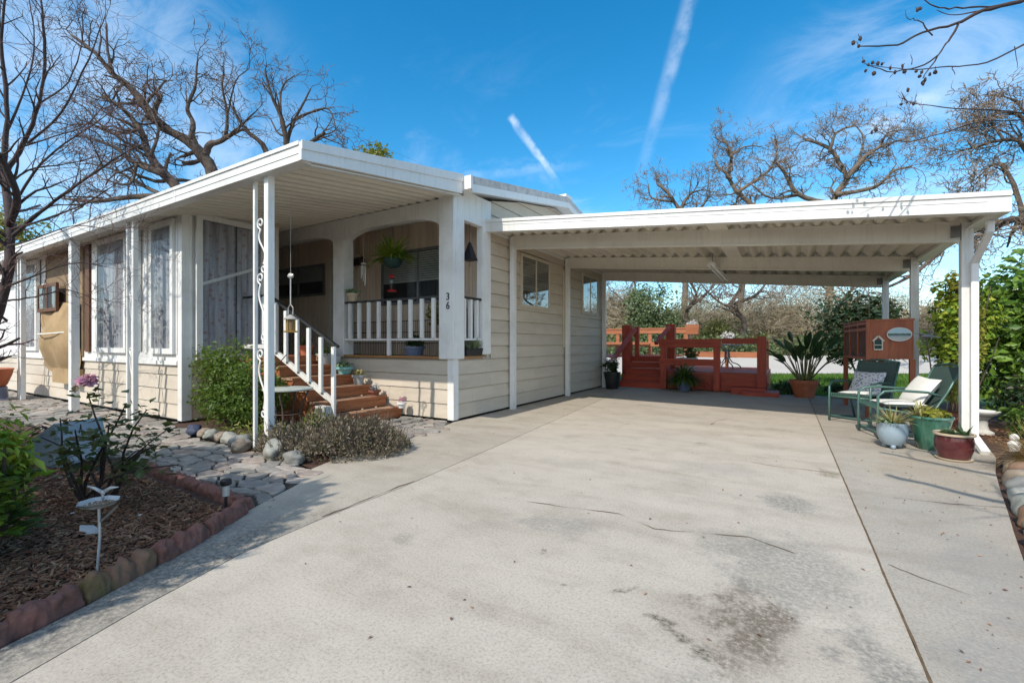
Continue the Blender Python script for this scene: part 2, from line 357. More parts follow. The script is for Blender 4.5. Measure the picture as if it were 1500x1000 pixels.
def concrete(name, base, warm=(0,0,0), stains_shade=()):
    m, nt, b = new_mat(name); v = coord(nt)
    big = nz(nt, v, .55, 6, .6, .3); mid = nz(nt, v, 3.1, 8, .7); fine = nz(nt, v, 70, 8, .8)
    vs = coord(nt, (.9, 3.2, 1)); streak = nz(nt, vs, .8, 7, .65, .5)
    c = ramp(nt, big, [(.3, sc3(base, .92)), (.7, sc3(base, 1.06))])
    c = mixc(nt, .5, c, ramp(nt, streak, [(.33, (.72,.70,.67)), (.54, (1,1,1))]), 'MULTIPLY')
    c = mixc(nt, .55, c, ramp(nt, mid, [(.3, (.72,.71,.68)), (.52, (1,1,1)), (.8, (1.06,1.05,1.03))]), 'MULTIPLY')
    c = mixc(nt, .6, c, ramp(nt, fine, [(.34, (.36,.35,.33)), (.52, (1,1,1)), (.7, (1.08,1.08,1.07))]), 'MULTIPLY')
    pit = N(nt, 'ShaderNodeTexVoronoi'); pit.inputs['Scale'].default_value = 24; nt.links.new(v, pit.inputs['Vector'])
    c = mixc(nt, math_(nt, 'MULTIPLY', ramp(nt, mid, [(.35, (0,0,0)), (.65, (1,1,1))]), .75), c, ramp(nt, pit.outputs['Distance'], [(.05, (.3,.28,.25)), (.11, (1,1,1))]), 'MULTIPLY')
    tc = N(nt, 'ShaderNodeTexCoord')
    wob = N(nt, 'ShaderNodeTexNoise'); wob.inputs['Scale'].default_value = 3.5; wob.inputs['Detail'].default_value = 6; nt.links.new(v, wob.inputs['Vector'])
    woff = N(nt, 'ShaderNodeVectorMath', operation='SUBTRACT'); nt.links.new(wob.outputs['Color'], woff.inputs[0]); woff.inputs[1].default_value = (.5,.5,.5)
    wsc = N(nt, 'ShaderNodeVectorMath', operation='SCALE'); nt.links.new(woff.outputs[0], wsc.inputs[0]); wsc.inputs['Scale'].default_value = .55
    pos = N(nt, 'ShaderNodeVectorMath', operation='ADD'); nt.links.new(tc.outputs['Object'], pos.inputs[0]); nt.links.new(wsc.outputs[0], pos.inputs[1])
    patch = nz(nt, v, 7, 9, .78); pm = ramp(nt, nz(nt, v, 38, 6, .75), [(.36, (0,0,0)), (.58, (1,1,1))]); pw = math_(nt, 'MULTIPLY', math_(nt, 'SUBTRACT', patch, .52), 1.9)
    for (x, y, rx, ry, col, amt) in stains_shade:
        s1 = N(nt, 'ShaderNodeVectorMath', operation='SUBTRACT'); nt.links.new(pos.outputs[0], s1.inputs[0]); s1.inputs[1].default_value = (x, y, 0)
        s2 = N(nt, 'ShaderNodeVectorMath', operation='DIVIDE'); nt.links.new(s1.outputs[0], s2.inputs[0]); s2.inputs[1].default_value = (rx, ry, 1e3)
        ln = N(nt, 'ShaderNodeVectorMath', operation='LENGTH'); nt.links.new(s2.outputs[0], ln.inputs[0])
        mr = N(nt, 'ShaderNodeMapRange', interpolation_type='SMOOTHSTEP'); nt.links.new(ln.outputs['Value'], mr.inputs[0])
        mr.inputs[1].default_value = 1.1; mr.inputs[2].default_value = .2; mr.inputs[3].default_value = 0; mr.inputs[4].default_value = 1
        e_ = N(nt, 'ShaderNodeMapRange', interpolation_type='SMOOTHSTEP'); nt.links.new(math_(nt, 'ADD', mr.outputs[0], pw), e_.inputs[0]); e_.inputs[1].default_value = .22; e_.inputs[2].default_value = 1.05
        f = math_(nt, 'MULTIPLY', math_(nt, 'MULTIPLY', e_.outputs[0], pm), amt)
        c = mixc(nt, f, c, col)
    nt.links.new(c, b.inputs['Base Color']); b.inputs['Roughness'].default_value = .88; b.inputs['Specular IOR Level'].default_value = .25
    h = mixc(nt, .5, fine, mid)
    nt.links.new(bumpn(nt, h, .5, .006), b.inputs['Normal']); return m
ST = [(-.14,2.3,.30,.6,(.15,.122,.088),1.), (-.46,2.03,.16,.12,(.085,.078,.055),1.), (-.30,1.93,.13,.1,(.085,.075,.05),1.), (.02,2.95,.55,.85,(.24,.225,.195),.8), (.02,4.15,.38,.4,(.2,.195,.165),.9), (-.3,3.2,.4,.4,(.25,.235,.2),.7), (.3,2.2,.15,.5,(.2,.19,.17),.85), (-.14,2.25,.2,.45,(.17,.14,.105),1.),
      (-1.35,2.85,.5,.28,(.27,.255,.22),.8), (-2.1,2.1,.2,.15,(.26,.24,.2),.7), (-1.9,4.4,.6,.3,(.36,.33,.28),.6), (-.6,5.0,.7,.3,(.36,.33,.29),.6), (-3.6,10.35,.75,.14,(.16,.16,.02),.9), (.9,3.0,.4,1.6,(.28,.27,.25),.45), (-.2,1.6,.5,.4,(.24,.22,.19),.7), (1.3,5.6,.5,1.4,(.34,.25,.14),.4), (.35,5.35,.14,.16,(.22,.18,.12),.8),
      (-1.0,2.1,.06,.05,(.15,.13,.1),.9), (-1.15,2.45,.08,.04,(.16,.14,.11),.9), (-.75,2.3,.06,.05,(.14,.13,.1),.9), (-1.6,5.3,.14,.05,(.2,.18,.15),.9), (-.9,6.1,.16,.06,(.2,.18,.14),.8), (-2.2,7.0,.1,.05,(.2,.18,.15),.8)]
M['conc'] = concrete('driveway_concrete', (.515,.458,.385), stains_shade=ST)
M['conc_side'] = concrete('side_strip_concrete', (.455,.405,.335), stains_shade=[(-2.95,1.0,.75,1.9,(.10,.10,.095),.85), (-2.7,-.3,.6,1.5,(.10,.10,.095),.85), (-3.6,6.5,.5,.5,(.33,.28,.22),.5), (-3.7,10.2,.9,.2,(.14,.15,.02),.95), (-3.3,4.6,.5,.4,(.33,.29,.24),.5), (-3.25,1.5,.3,1.2,(.3,.29,.26),.5)])  # near-black grey patches paint the evergreen shadow darker; the others are plain staining
M['conc_right'] = concrete('right_strip_concrete', (.43,.385,.325), stains_shade=[(1.2,5.9,.7,1.3,(.33,.25,.15),.5), (1.0,3.2,.4,1.5,(.29,.28,.26),.6), (.8,4.6,.5,.6,(.3,.28,.24),.5), (.7,2.4,.25,.6,(.27,.26,.24),.7)])

def quilt(name):
    m, nt, b = new_mat(name); v = coord(nt)
    w = N(nt, 'ShaderNodeTexVoronoi'); w.inputs['Scale'].default_value = 28; nt.links.new(v, w.inputs['Vector'])
    c = ramp(nt, w.outputs['Distance'], [(.25, (.12,.14,.2)), (.5, (.6,.6,.62))])
    nt.links.new(c, b.inputs['Base Color']); b.inputs['Roughness'].default_value = .95; return m
M['quilt'] = quilt('patterned_cushion')
def lace(name, lo, hi, tintcol):
    m, nt, b = new_mat(name); v = coord(nt, (1, 1, .35)); v2 = coord(nt, (9, 9, .7)); v3 = coord(nt)
    c = ramp(nt, nz(nt, v2, 1.3, 5), [(.3, lo), (.65, hi)])
    fl = N(nt, 'ShaderNodeTexVoronoi'); fl.inputs['Scale'].default_value = 9; nt.links.new(v3, fl.inputs['Vector'])
    c = mixc(nt, ramp(nt, fl.outputs['Distance'], [(.12, (.55,.55,.55)), (.34, (0,0,0))]), c, tintcol)
    c = mixc(nt, .35, c, ramp(nt, nz(nt, v3, 40, 6, .7), [(.36, (.45,.44,.43)), (.6, (1,1,1))]), 'MULTIPLY')
    nt.links.new(c, b.inputs['Base Color']); b.inputs['Roughness'].default_value = .9; return m
M['lace'] = lace('lace_curtain', (.25,.25,.265), (.50,.505,.525), (.18,.16,.16))
M['lace_red'] = lace('floral_curtain', (.26,.25,.27), (.58,.58,.62), (.30,.10,.08))
def oval(name):
    m, nt, b = new_mat(name); v = coord(nt, which='Generated'); s = N(nt, 'ShaderNodeSeparateXYZ'); nt.links.new(v, s.inputs[0])
    z = math_(nt, 'ADD', s.outputs[2], math_(nt, 'MULTIPLY', math_(nt, 'SUBTRACT', nz(nt, v, 5, 4), .5), .14))
    c = ramp(nt, z, [(.30, (.5,.5,.47)), (.33, (.2,.3,.36)), (.42, (.3,.4,.45)), (.45, (.03,.06,.035)), (.56, (.06,.12,.06)), (.6, (.42,.58,.66))])
    nt.links.new(c, b.inputs['Base Color']); b.inputs['Roughness'].default_value = .3; return m
M['oval'] = oval('painted_lake_scene')

for k_, a_ in (('siding', .09), ('panel', .16), ('redwood', .28), ('step_front', .22), ('white', .05), ('flag', .2)): board_tint(M[k_], a_)
# ------------------------------------------------------------------ camera, sun, sky
cam = bpy.data.cameras.new('camera'); co = bpy.data.objects.new('camera', cam); COL.objects.link(co)
co.location = EYE; co.rotation_euler = (PI/2, 0, YAW); cam.lens = 36*666/1500; cam.sensor_width = 36
cam.shift_y = 3/1500; cam.clip_start = .05; cam.clip_end = 2000
SC.camera = co

SUN_DIR = Vector((.065, 1, -.924)).normalized()
sl = bpy.data.lights.new('sun', 'SUN'); so = bpy.data.objects.new('sun', sl); COL.objects.link(so)
sl.energy = 2.85; sl.angle = math.radians(.53); sl.color = (1, .93, .82)
so.location = (2, -20, 18); so.rotation_euler = SUN_DIR.to_track_quat('-Z', 'Y').to_euler()
elev = math.asin(-SUN_DIR.z)

wd = bpy.data.worlds.new('World'); SC.world = wd; wd.use_nodes = True
nt = wd.node_tree; bg = nt.nodes['Background']; bg.inputs[1].default_value = .15
sky = N(nt, 'ShaderNodeTexSky', sky_type='NISHITA'); sky.sun_disc = False; sky.sun_elevation = elev
sky.sun_rotation = math.atan2(-SUN_DIR.x, -SUN_DIR.y)
sky.altitude = 200; sky.air_density = 1.0; sky.dust_density = .3; sky.ozone_density = 2.0
hs = N(nt, 'ShaderNodeHueSaturation'); hs.inputs['Hue'].default_value = .489; hs.inputs['Saturation'].default_value = 1.42; hs.inputs['Value'].default_value = 1.0
nt.links.new(sky.outputs[0], hs.inputs['Color'])
tc = N(nt, 'ShaderNodeTexCoord'); dirv = tc.outputs['Generated']
def vdir(px, py): return (FW + RT*((px-750)/666.) + Vector((0,0,(503-py)/666.))).normalized()
def dotc(v):
    n = N(nt, 'ShaderNodeVectorMath', operation='DOT_PRODUCT'); nt.links.new(dirv, n.inputs[0]); n.inputs[1].default_value = v
    return n.outputs['Value']
def smap(x, a, b, lo=0., hi=1.):
    m = N(nt, 'ShaderNodeMapRange', interpolation_type='SMOOTHSTEP'); nt.links.new(x, m.inputs[0])
    for i, q in enumerate((a, b, lo, hi)): m.inputs[i+1].default_value = q
    return m.outputs[0]
wn = nz(nt, dirv, 26, 5, .6); wl = nz(nt, dirv, 7, 4, .6)
wig = math_(nt, 'MULTIPLY', math_(nt, 'SUBTRACT', wn, .5), .014)
def streak(a, b, w, amt, f0=.12, f1=.25, wa=1.):
    da, db = vdir(*a), vdir(*b); n = da.cross(db).normalized(); ax = (db - da).normalized()
    t0, t1 = da.dot(ax), db.dot(ax); L = t1 - t0
    dist = math_(nt, 'ABSOLUTE', math_(nt, 'ADD', dotc(n), math_(nt, 'MULTIPLY', wig, wa)))
    t = dotc(ax)
    core = smap(dist, w, w*.15)
    fa = smap(t, t0, t0 + f0*L); fb = smap(t, t1, t1 - f1*L)
    tex = smap(wn, .28, .68, .25, 1)
    q = math_(nt, 'MULTIPLY', math_(nt, 'MULTIPLY', core, fa), math_(nt, 'MULTIPLY', fb, tex))
    return math_(nt, 'MULTIPLY', q, amt)
tot = streak((1022,-40), (920,320), .018, .22, .01, .75)
for s in (streak((745,168), (830,285), .0105, .45, .06, .5), streak((1240,215), (1440,105), .03, .4, .3, .3, 1.6), streak((640,262), (880,240), .014, .14, .3, .4, 1.8)):
    tot = math_(nt, 'MAXIMUM', tot, s)
# thin wind-drawn cirrus, denser low on the right
mp = N(nt, 'ShaderNodeMapping'); nt.links.new(dirv, mp.inputs[0]); mp.inputs['Rotation'].default_value = (.5, .35, .5); mp.inputs['Scale'].default_value = (2.2, 6.5, 7.5)
ci = nz(nt, mp.outputs[0], 1.5, 9, .64, .7)
zz = N(nt, 'ShaderNodeSeparateXYZ'); nt.links.new(dirv, zz.inputs[0])
low = smap(zz.outputs[2], .62, .12)
rgt = smap(dotc(vdir(1440,290)), .90, .995)
cm = math_(nt, 'MULTIPLY', smap(ci, .5, .78), math_(nt, 'ADD', math_(nt, 'MULTIPLY', low, .22), math_(nt, 'MULTIPLY', rgt, .3)))
cm = math_(nt, 'MAXIMUM', cm, math_(nt, 'MULTIPLY', smap(ci, .35, .7), math_(nt, 'MULTIPLY', rgt, .3)))
back = smap(dotc(Vector((-.1,-.95,.3))), -.05, .7)      # hazy cirrus added out of view behind the viewer as neutral fill light
cm = math_(nt, 'MAXIMUM', cm, math_(nt, 'MULTIPLY', smap(ci, .2, .6), math_(nt, 'MULTIPLY', back, .7)))
lft = smap(dotc(vdir(60,330)), .86, .99)
cm = math_(nt, 'MAXIMUM', cm, math_(nt, 'MULTIPLY', smap(ci, .3, .65), math_(nt, 'MULTIPLY', lft, .3)))
tot = math_(nt, 'MAXIMUM', tot, cm, clamp=True)
skyc = mixc(nt, tot, hs.outputs[0], (6.2, 6.5, 6.9))
nt.links.new(skyc, bg.inputs[0])

SC.view_settings.view_transform = 'Standard'; SC.view_settings.look = 'None'
SC.view_settings.exposure = .58; SC.view_settings.gamma = 1
SC.cycles.max_bounces = 10; SC.cycles.diffuse_bounces = 8; SC.cycles.transparent_max_bounces = 16

# ------------------------------------------------------------------ ground
def sheet(name, poly, z, mat, thick=0):
    mb = MB(); n = len(poly)
    if thick: mb.prism(poly, lambda a, b, t: (a, b, t), z - thick, z)
    else: mb.add([(x, y, z) for x, y in poly], [tuple(range(n))])
    return struct(mb.build(name, mat))
def fan(name, segs, z, mat):
    mb = MB()
    for q in segs: mb.add([(x, y, z) for x, y in q], [tuple(range(len(q)))])
    return struct(mb.build(name, mat))
sheet('ground', [(-400,-400), (400,-400), (400,400), (-400,400)], -.06, M['soilground'])
# three pours of concrete, parted by open joints
edge = [(-2.55,-6), (-2.62,-.5), (-2.70,.35), (-2.86,.82), (-3.02,1.16), (-3.2,1.5), (-3.46,1.93), (-3.72,2.5), (-4.05,2.86), (-4.2,3.3), (-4.2,4.0), (-4.3,4.9), (-4.55,5.8), (-4.55,12.95)]
seamL = [(-2.2,-6), (-2.32,-.5), (-2.40,.35), (-2.62,.95), (-2.78,1.5), (-2.84,2.1), (-2.86,2.9), (-2.94,3.8), (-3.05,5.0), (-3.15,6.0), (-3.45,9.0), (-3.8,12.95)]
gap = .004
def strip(name, L, Rr, mat, z=0):
    """slab between two polylines, one sheet"""
    poly = L + Rr[::-1]
    return sheet(name, poly, z, mat, .1)
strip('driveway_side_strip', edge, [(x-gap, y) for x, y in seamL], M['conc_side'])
strip('driveway', [(x+gap, y) for x, y in seamL], [(.46-gap,-6), (.46-gap,12.95)], M['conc'])
redge = [(.2,-6), (.55,-2), (.72,.5), (.95,2.2), (1.14,3.6), (1.3,4.3), (1.42,4.8), (1.58,5.5), (1.75,6.2), (1.98,7.0), (2.12,7.8), (2.1,13.1)]
redge[0] = (.6,-6)
strip('driveway_right_strip', [(.46+gap,-6), (.46+gap,13.1)], redge, M['conc_right'])
def ribbon(name, pts, w, z, mat, seed=0, even=False):
    rr = random.Random(seed); mb = MB(); vs = []
    dense = []
    for i in range(len(pts)-1):
        a, b = Vector(pts[i]).to_3d(), Vector(pts[i+1]).to_3d(); k = max(2, int((b-a).length/.03))
        for j in range(k): dense.append(a.lerp(b, j/k))
    dense.append(Vector(pts[-1]).to_3d())
    for i, p in enumerate(dense):
        t = (dense[min(i+1, len(dense)-1)] - dense[max(0, i-1)]).normalized(); s = Vector((-t.y, t.x, 0))
        q = noise.noise(Vector((i*.21, seed, 0)))*(.002 if even else .014) + noise.noise(Vector((i*.05, seed, 3)))*(.003 if even else .03) + (0 if even else .007*noise.noise(Vector((i*.83, seed, 5))))
        ww = w*(.8 + .3*noise.noise(Vector((i*.3, seed, 9)))) if even else w*.9*max(.08, .5 + 1.4*noise.noise(Vector((i*.13, seed, 9))))
        for sg in (-1, 1): vs.append((p.x + s.x*(q + sg*ww/2), p.y + s.y*(q + sg*ww/2), z))
    mb.add(vs, [(2*i, 2*i+1, 2*i+3, 2*i+2) for i in range(len(dense)-1)])
    return struct(mb.build(name, mat))
ribbon('driveway_crack', [(-1.95,3.12), (-1.5,3.18), (-1.05,3.26), (-.75,3.12), (-.2,3.3), (.05,3.2)], .010, .004, M['crack'], 1)
ribbon('driveway_crack', [(-.3,5.4), (-.1,5.33), (.2,5.36), (.44,5.34)], .016, .004, M['crack'], 2)
ribbon('driveway_crack', [(-.98,7.55), (-.96,8.0), (-.72,8.4)], .014, .004, M['crack'], 3)
ribbon('driveway_crack', [(-2.86,2.1), (-2.88,2.5), (-2.9,3.2)], .018, .004, M['crack'], 4)
ribbon('driveway_crack', [(.75,4.75), (1.1,4.8), (1.45,4.9)], .012, .004, M['crack'], 5)
ribbon('driveway_crack', [(.5,3.3), (.62,3.2), (.8,3.1)], .01, .004, M['crack'], 6)
# joint filler seen in the open joint
ribbon('driveway_joint', [(.46,-2), (.46,13)], .013, .003, M['crack'], 7, True)

sheet('mulch_bed', [(-3.46,1.93), (-4.7,1.98), (-7.0,2.1), (-14,2.2), (-22,2.2), (-22,-8), (-2.56,-8), (-2.62,-.5), (-2.70,.35), (-2.86,.82), (-3.02,1.16), (-3.2,1.5)], -.015, M['mulch'])
sheet('planting_bed', [(-4.05,2.88), (-4.6,2.98), (-6.9,3.1), (-8.2,3.3), (-8.2,5.7), (-4.65,5.7), (-4.3,4.9), (-4.2,4.0), (-4.2,3.3)], -.012, M['mulch'])
sheet('right_bed', [(.6,-6), (.72,.5), (.95,2.2), (1.14,3.6), (1.42,4.8), (1.75,6.2), (1.98,7.0), (2.12,7.8), (2.12,13.1), (12,13.1), (12,-6)], -.02, M['mulch'])
def RF(d, l): return (FW.x*d + RT.x*l, FW.y*d + RT.y*l)
sheet('lawn', [(-14,12.9), (2.1,13.1), (14,13.1), RF(19.2,24), RF(18.6,-8)], -.03, M['lawn'])
mb = MB(); a_, b_, c_, d_ = RF(18.4,-60), RF(20.2,60), RF(25.2,60), RF(23.6,-60)
mb.add([(*a_,-.04), (*b_,-.04), (*c_,.62), (*d_,.55)], [(0,1,2,3)]); struct(mb.build('back_road', M['road']))
mb = MB(); e_, f_ = RF(90,160), RF(90,-160); mb.add([(*d_,.55), (*c_,.62), (*e_,.9), (*f_,.9)], [(0,1,2,3)]); struct(mb.build('bank', M['soilground']))
# lawn blades and bark chips
rnd = random.Random(5); mb = MB()
for i in range(20000):
    x, y = RF(rnd.uniform(11, 18.6), rnd.uniform(4.2, 18))
    if y < 13.15 or (x < -.3 and y < 16.5): continue
    a = rnd.uniform(0, 2*PI); h = rnd.uniform(.05, .13) * (1.4 if rnd.random() < .1 else 1); w = .018
    c, s = math.cos(a)*w, math.sin(a)*w; l = rnd.uniform(-.05, .05)
    mb.add([(x-c, y-s, -.03), (x+c, y+s, -.03), (x+l, y+l*.6, -.03+h)], [(0,1,2)])
tag(mb.build('grass', M['grass']), 'bright green lawn between the red deck and the pale road', 'grass', kind='stuff')
def in_poly(x, y, poly):
    r = False; j = len(poly)-1
    for i in range(len(poly)):
        xi, yi = poly[i]; xj, yj = poly[j]
        if (yi > y) != (yj > y) and x < (xj-xi)*(y-yi)/(yj-yi)+xi: r = not r
        j = i
    return r
def chips(poly, n, seed, name, label, z=-.012, bb=None, dens=None):
    rr = random.Random(seed); mb = MB(); k = 0
    xs = [p[0] for p in poly]; ys = [p[1] for p in poly]; b = bb or (min(xs), max(xs), min(ys), max(ys))
    while k < n:
        x, y = rr.uniform(b[0], b[1]), rr.uniform(b[2], b[3])
        if not in_poly(x, y, poly): continue
        if dens and rr.random() > dens(x, y): continue
        L, W, T = rr.uniform(.018, .06), rr.uniform(.006, .016), rr.uniform(.003, .007)
        a, t, r2 = rr.uniform(0, 2*PI), rr.uniform(-.4, .4), rr.uniform(-.6, .6)
        d = Vector((math.cos(a)*math.cos(t), math.sin(a)*math.cos(t), math.sin(t))); s = Vector((-math.sin(a), math.cos(a), math.sin(r2))).normalized()
        u = d.cross(s); p = Vector((x, y, z + abs(math.sin(t))*L*.4 + rr.uniform(.002, .02)))
        mb.add([p-d*L/2-s*W/2, p+d*L/2-s*W/3, p+d*L/2+s*W/3, p-d*L/2+s*W/2, p-d*L/2-s*W/2+u*T, p+d*L/2-s*W/3+u*T, p+d*L/2+s*W/3+u*T, p-d*L/2+s*W/2+u*T],
               [(4,5,6,7), (0,1,5,4), (1,2,6,5), (2,3,7,6), (3,0,4,7)])
        k += 1
    return tag(mb.build(name, M['chips']), label, 'bark mulch', kind='stuff')
chips([(-3.6,1.8), (-4.7,1.86), (-7.2,1.9), (-7.2,.2), (-2.9,.2), (-2.86,.6), (-3.08,.95), (-3.3,1.4)], 17000, 3, 'bark_mulch', 'brown bark mulch covering the bed with the rose bush', dens=lambda x, y: min(1, .14/max(.05, (x/7.)**2*.35)))
chips([(-11,1.9), (-7.2,1.9), (-7.2,.2), (-2.9,.2), (-2.75,-2.2), (-11,-2.2)], 9000, 9, 'bark_mulch', 'brown bark mulch of the far part of the bed under the evergreen screen')
chips([(1.35,3.4), (1.6,4.6), (1.9,6.0), (2.2,7.0), (2.3,9.5), (5.5,9.5), (3.6,3.4)], 7000, 4, 'bark_mulch', 'reddish bark mulch behind the row of river stones')

# flagstone path: jittered hexagon cells, each stone its own slab
def flagstones(poly, seed, size=.25, ztop=.0):
    rr = random.Random(seed); mb = MB(); jit = {}
    a, hgt = size*1.25, size*.62
    def vtx(i, j):
        if (i, j) not in jit: jit[(i, j)] = (rr.uniform(-.42, .42)*a*.5, rr.uniform(-.38, .38)*hgt)
        dx, dy = jit[(i, j)]; return dx, dy
    xs = [p[0] for p in poly]; ys = [p[1] for p in poly]
    for r in range(int((max(ys)-min(ys))/hgt)+3):
        for c in range(int((max(xs)-min(xs))/a)+3):
            cx = min(xs) + c*a + (a/2 if r % 2 else 0); cy = min(ys) + r*hgt
            if not in_poly(cx, cy, poly): continue
            cc = 2*c + (1 if r % 2 else 0)
            ring = []
            for (di, dj, ox, oy) in ((-1,0,-a/2,-hgt/3), (0,0,0,-hgt*2/3), (1,0,a/2,-hgt/3), (1,1,a/2,hgt/3), (0,1,0,hgt*2/3), (-1,1,-a/2,hgt/3)):
                dx, dy = vtx(cc+di, r+dj); ring.append(Vector((cx+ox+dx, cy+oy+dy, 0)))
            ctr = sum(ring, Vector())/6
            ins = []
            for i in range(6):
                p, q = ring[i], ring[(i+1) % 6]
                for t in (.18, .5, .82):
                    v = p.lerp(q, t); d = v - ctr; v = ctr + d*(1 - .011/max(.06, d.length)) + Vector((rr.uniform(-.008,.008), rr.uniform(-.008,.008), 0)); ins.append(v)
            z = ztop + rr.uniform(-.006, .012); n = len(ins)
            top = [(ctr.x+(v.x-ctr.x)*.95, ctr.y+(v.y-ctr.y)*.95, z + rr.uniform(-.002,.002)) for v in ins]; mid = [(v.x, v.y, z-.008) for v in ins]; bot = [(v.x, v.y, z-.05) for v in ins]
            mb.add(top+mid+bot, [tuple(range(n))] + [(n+i, n+(i+1)%n, (i+1)%n, i) for i in range(n)] + [(2*n+i, 2*n+(i+1)%n, n+(i+1)%n, n+i) for i in range(n)])
    return mb
PATH = [(-3.5,1.98), (-4.7,2.02), (-7.0,2.14), (-14,2.25), (-21,2.25), (-21,3.45), (-8.3,3.42), (-6.9,3.05), (-4.65,2.95), (-3.95,2.86), (-3.7,2.5)]
sheet('path_bed', PATH, -.018, M['mortar'])
struct(flagstones(PATH, 12).build('flagstone_path', M['flag']), 'grey flagstone path with dark joints running past the mulch bed')
PATCH = [(-5.4,4.5), (-4.3,4.35), (-4.15,4.95), (-4.6,5.72), (-5.6,5.72)]
sheet('path_patch_bed', PATCH, -.008, M['mortar'])
struct(flagstones(PATCH, 13, .19, .01).build('flagstone_landing', M['flag']), 'sunlit flagstones at the foot of the wooden steps')

q = random.Random(61); mb = MB()
for i in range(420):
    if i % 2: x, y = q.uniform(.5, 1.9), q.uniform(2.4, 7.6)
    else: x, y = q.uniform(-3.9, .4), q.uniform(1.2, 9)
    if x > .55 + .19*y or (x < -3.5 and y < 3.2): continue
    a = q.uniform(0, 6.28); d = Vector((math.cos(a), math.sin(a), q.uniform(0,.4))).normalized(); s_ = q.uniform(.008,.028)
    mb.leaf(Vector((x, y, .004)), d, Vector((q.gauss(0,.2), q.gauss(0,.2), 1)).normalized(), s_, s_*.5, .2)
tag(mb.build('leaf_litter', M['chips']), 'tiny dry leaf crumbs scattered over the concrete', 'leaf litter', kind='stuff')
# ------------------------------------------------------------------ the mobile home
XW = -4.55; YF = 5.75; YB = 6.7; ZD = 1.04
def ztop(y):
    return 3.66 + (y - 5.75)*.185 if y < 9.5 else 4.354 - (y - 9.5)*.185
home = thing('mobile_home', 'beige mobile home with white arched porch and low gabled roof', 'house', (-6.0, 9.3, 0))

def siding(mb, a0, a1, z0, zt, place, step=.235, holes=()):
    """lap boards between a0..a1; zt(a) is the top; place(a, off, z) gives the point"""
    z = z0
    zmax = max(zt(a0), zt(a1), zt((a0+a1)/2), zt(min(max(9.5, min(a0, a1)), max(a0, a1))))
    while z < zmax - .01:
        zb, ze = z, min(z+step, zmax)
        lo, hi = a0, a1
        while zt(lo) < ze - .002 and lo < hi: lo += .02
        while zt(hi) < ze - .002 and hi > lo: hi -= .02
        b0, b1 = a0, a1
        while zt(b0) < zb and b0 < b1: b0 += .02
        while zt(b1) < zb and b1 > b0: b1 -= .02
        if b1 - b0 > .05:
            g = zb + .012; rj = random.Random(int(z*1000) + int(a0*77)); cuts = []
            p_ = b0 + rj.uniform(.8, 2.6)
            while p_ < min(b1, hi) - .5: cuts.append(p_); p_ += rj.uniform(2.0, 3.6)
            ends = [b0] + cuts + [b1]
            for e0, e1 in zip(ends[:-1], ends[1:]):
                c0, c1 = (e0 if e0 == b0 else e0 + .002), (e1 if e1 == b1 else e1 - .002); t0, t1 = max(c0, lo), min(c1, hi); o_ = rj.uniform(-.0015, .0015)
                mb.add([place(c0,.022+o_,g), place(c1,.022+o_,g), place(t1,.004+o_,ze), place(t0,.004+o_,ze), place(c0,-.008,g), place(c1,-.008,g), place(c0,-.008,zb), place(c1,-.008,zb)], [(0,1,2,3), (4,5,1,0), (6,7,5,4)])
        z += step
mb = MB(); siding(mb, 6.80, 12.7, .03, ztop, lambda a, o, z: (XW+o, a, z))
siding(mb, 5.85, 6.80, .03, lambda a: 1.0, lambda a, o, z: (XW+o, a, z))
siding(mb, -8.15, -4.64, .03, lambda a: 1.0, lambda a, o, z: (a, YF-o, z))
mb.build('siding', M['siding'], home)
# solid core behind the boards
mb = MB(); mb.box(-19, 6.72, .03, XW-.012, 12.68, 3.6); mb.box(-19, YF+.012, .03, XW-.012, 6.70, .93)
mb.prism([(6.72,3.601), (12.68,3.601), (9.5,4.1)], lambda a, b, t: (t, a, b), -19, XW-.012)
mb.build('wall_core', M['cream'], home)
# trims
mb = MB(); mb.box(-4.655, YF-.022, .02, XW+.022, 5.86, 1.0); mb.build('corner_trim', M['white'], home, bevel=.004); mb = MB(); mb.box(XW-.01, 12.66, .02, XW+.03, 12.78, 3.55)
mb.build('corner_trim', M['white'], home, bevel=.004)
mb = MB(); mb.box(-4.80, YF-.06, 1.0, -4.50, 5.98, 3.66)
colm = mb.build('porch_column', M['white'], home, bevel=.006)
mb = MB(); mb.box(-7.43, YF-.05, 1.0, -7.12, 5.93, 3.2); mb.build('porch_column', M['white'], home, bevel=.006)
mb = MB(); mb.box(XW-.10, 6.53, 1.06, XW+.03, 6.79, 3.3); mb.build('porch_column', M['white'], home, bevel=.005)
mb = MB(); mb.box(XW-.09, 5.985, 3.28, XW+.026, 6.80, 3.78); mb.build('header_panel', M['white'], home, bevel=.004)
# house number on the column, two painted metal digits
for ch, z in (('3', 1.945), ('6', 1.80)):
    cu = bpy.data.curves.new('digit', 'FONT'); cu.body = ch; cu.size = .165; cu.extrude = .005; cu.align_x = 'CENTER'; cu.offset = .0015
    tmp = bpy.data.objects.new('digit', cu); COL.objects.link(tmp); bpy.context.view_layer.update()
    me = bpy.data.meshes.new_from_object(tmp.evaluated_get(bpy.context.evaluated_depsgraph_get()))
    vs = [(v.co.x*.92 - 4.61, YF-.064 - v.co.z, v.co.y*1.0 + z) for v in me.vertices]; fs = [list(p.vertices) for p in me.polygons]
    bpy.data.objects.remove(tmp); q = MB(); q.add(vs, fs); q.build('house_digit', M['black'], home, label='black metal digit %s on the porch column' % ch)
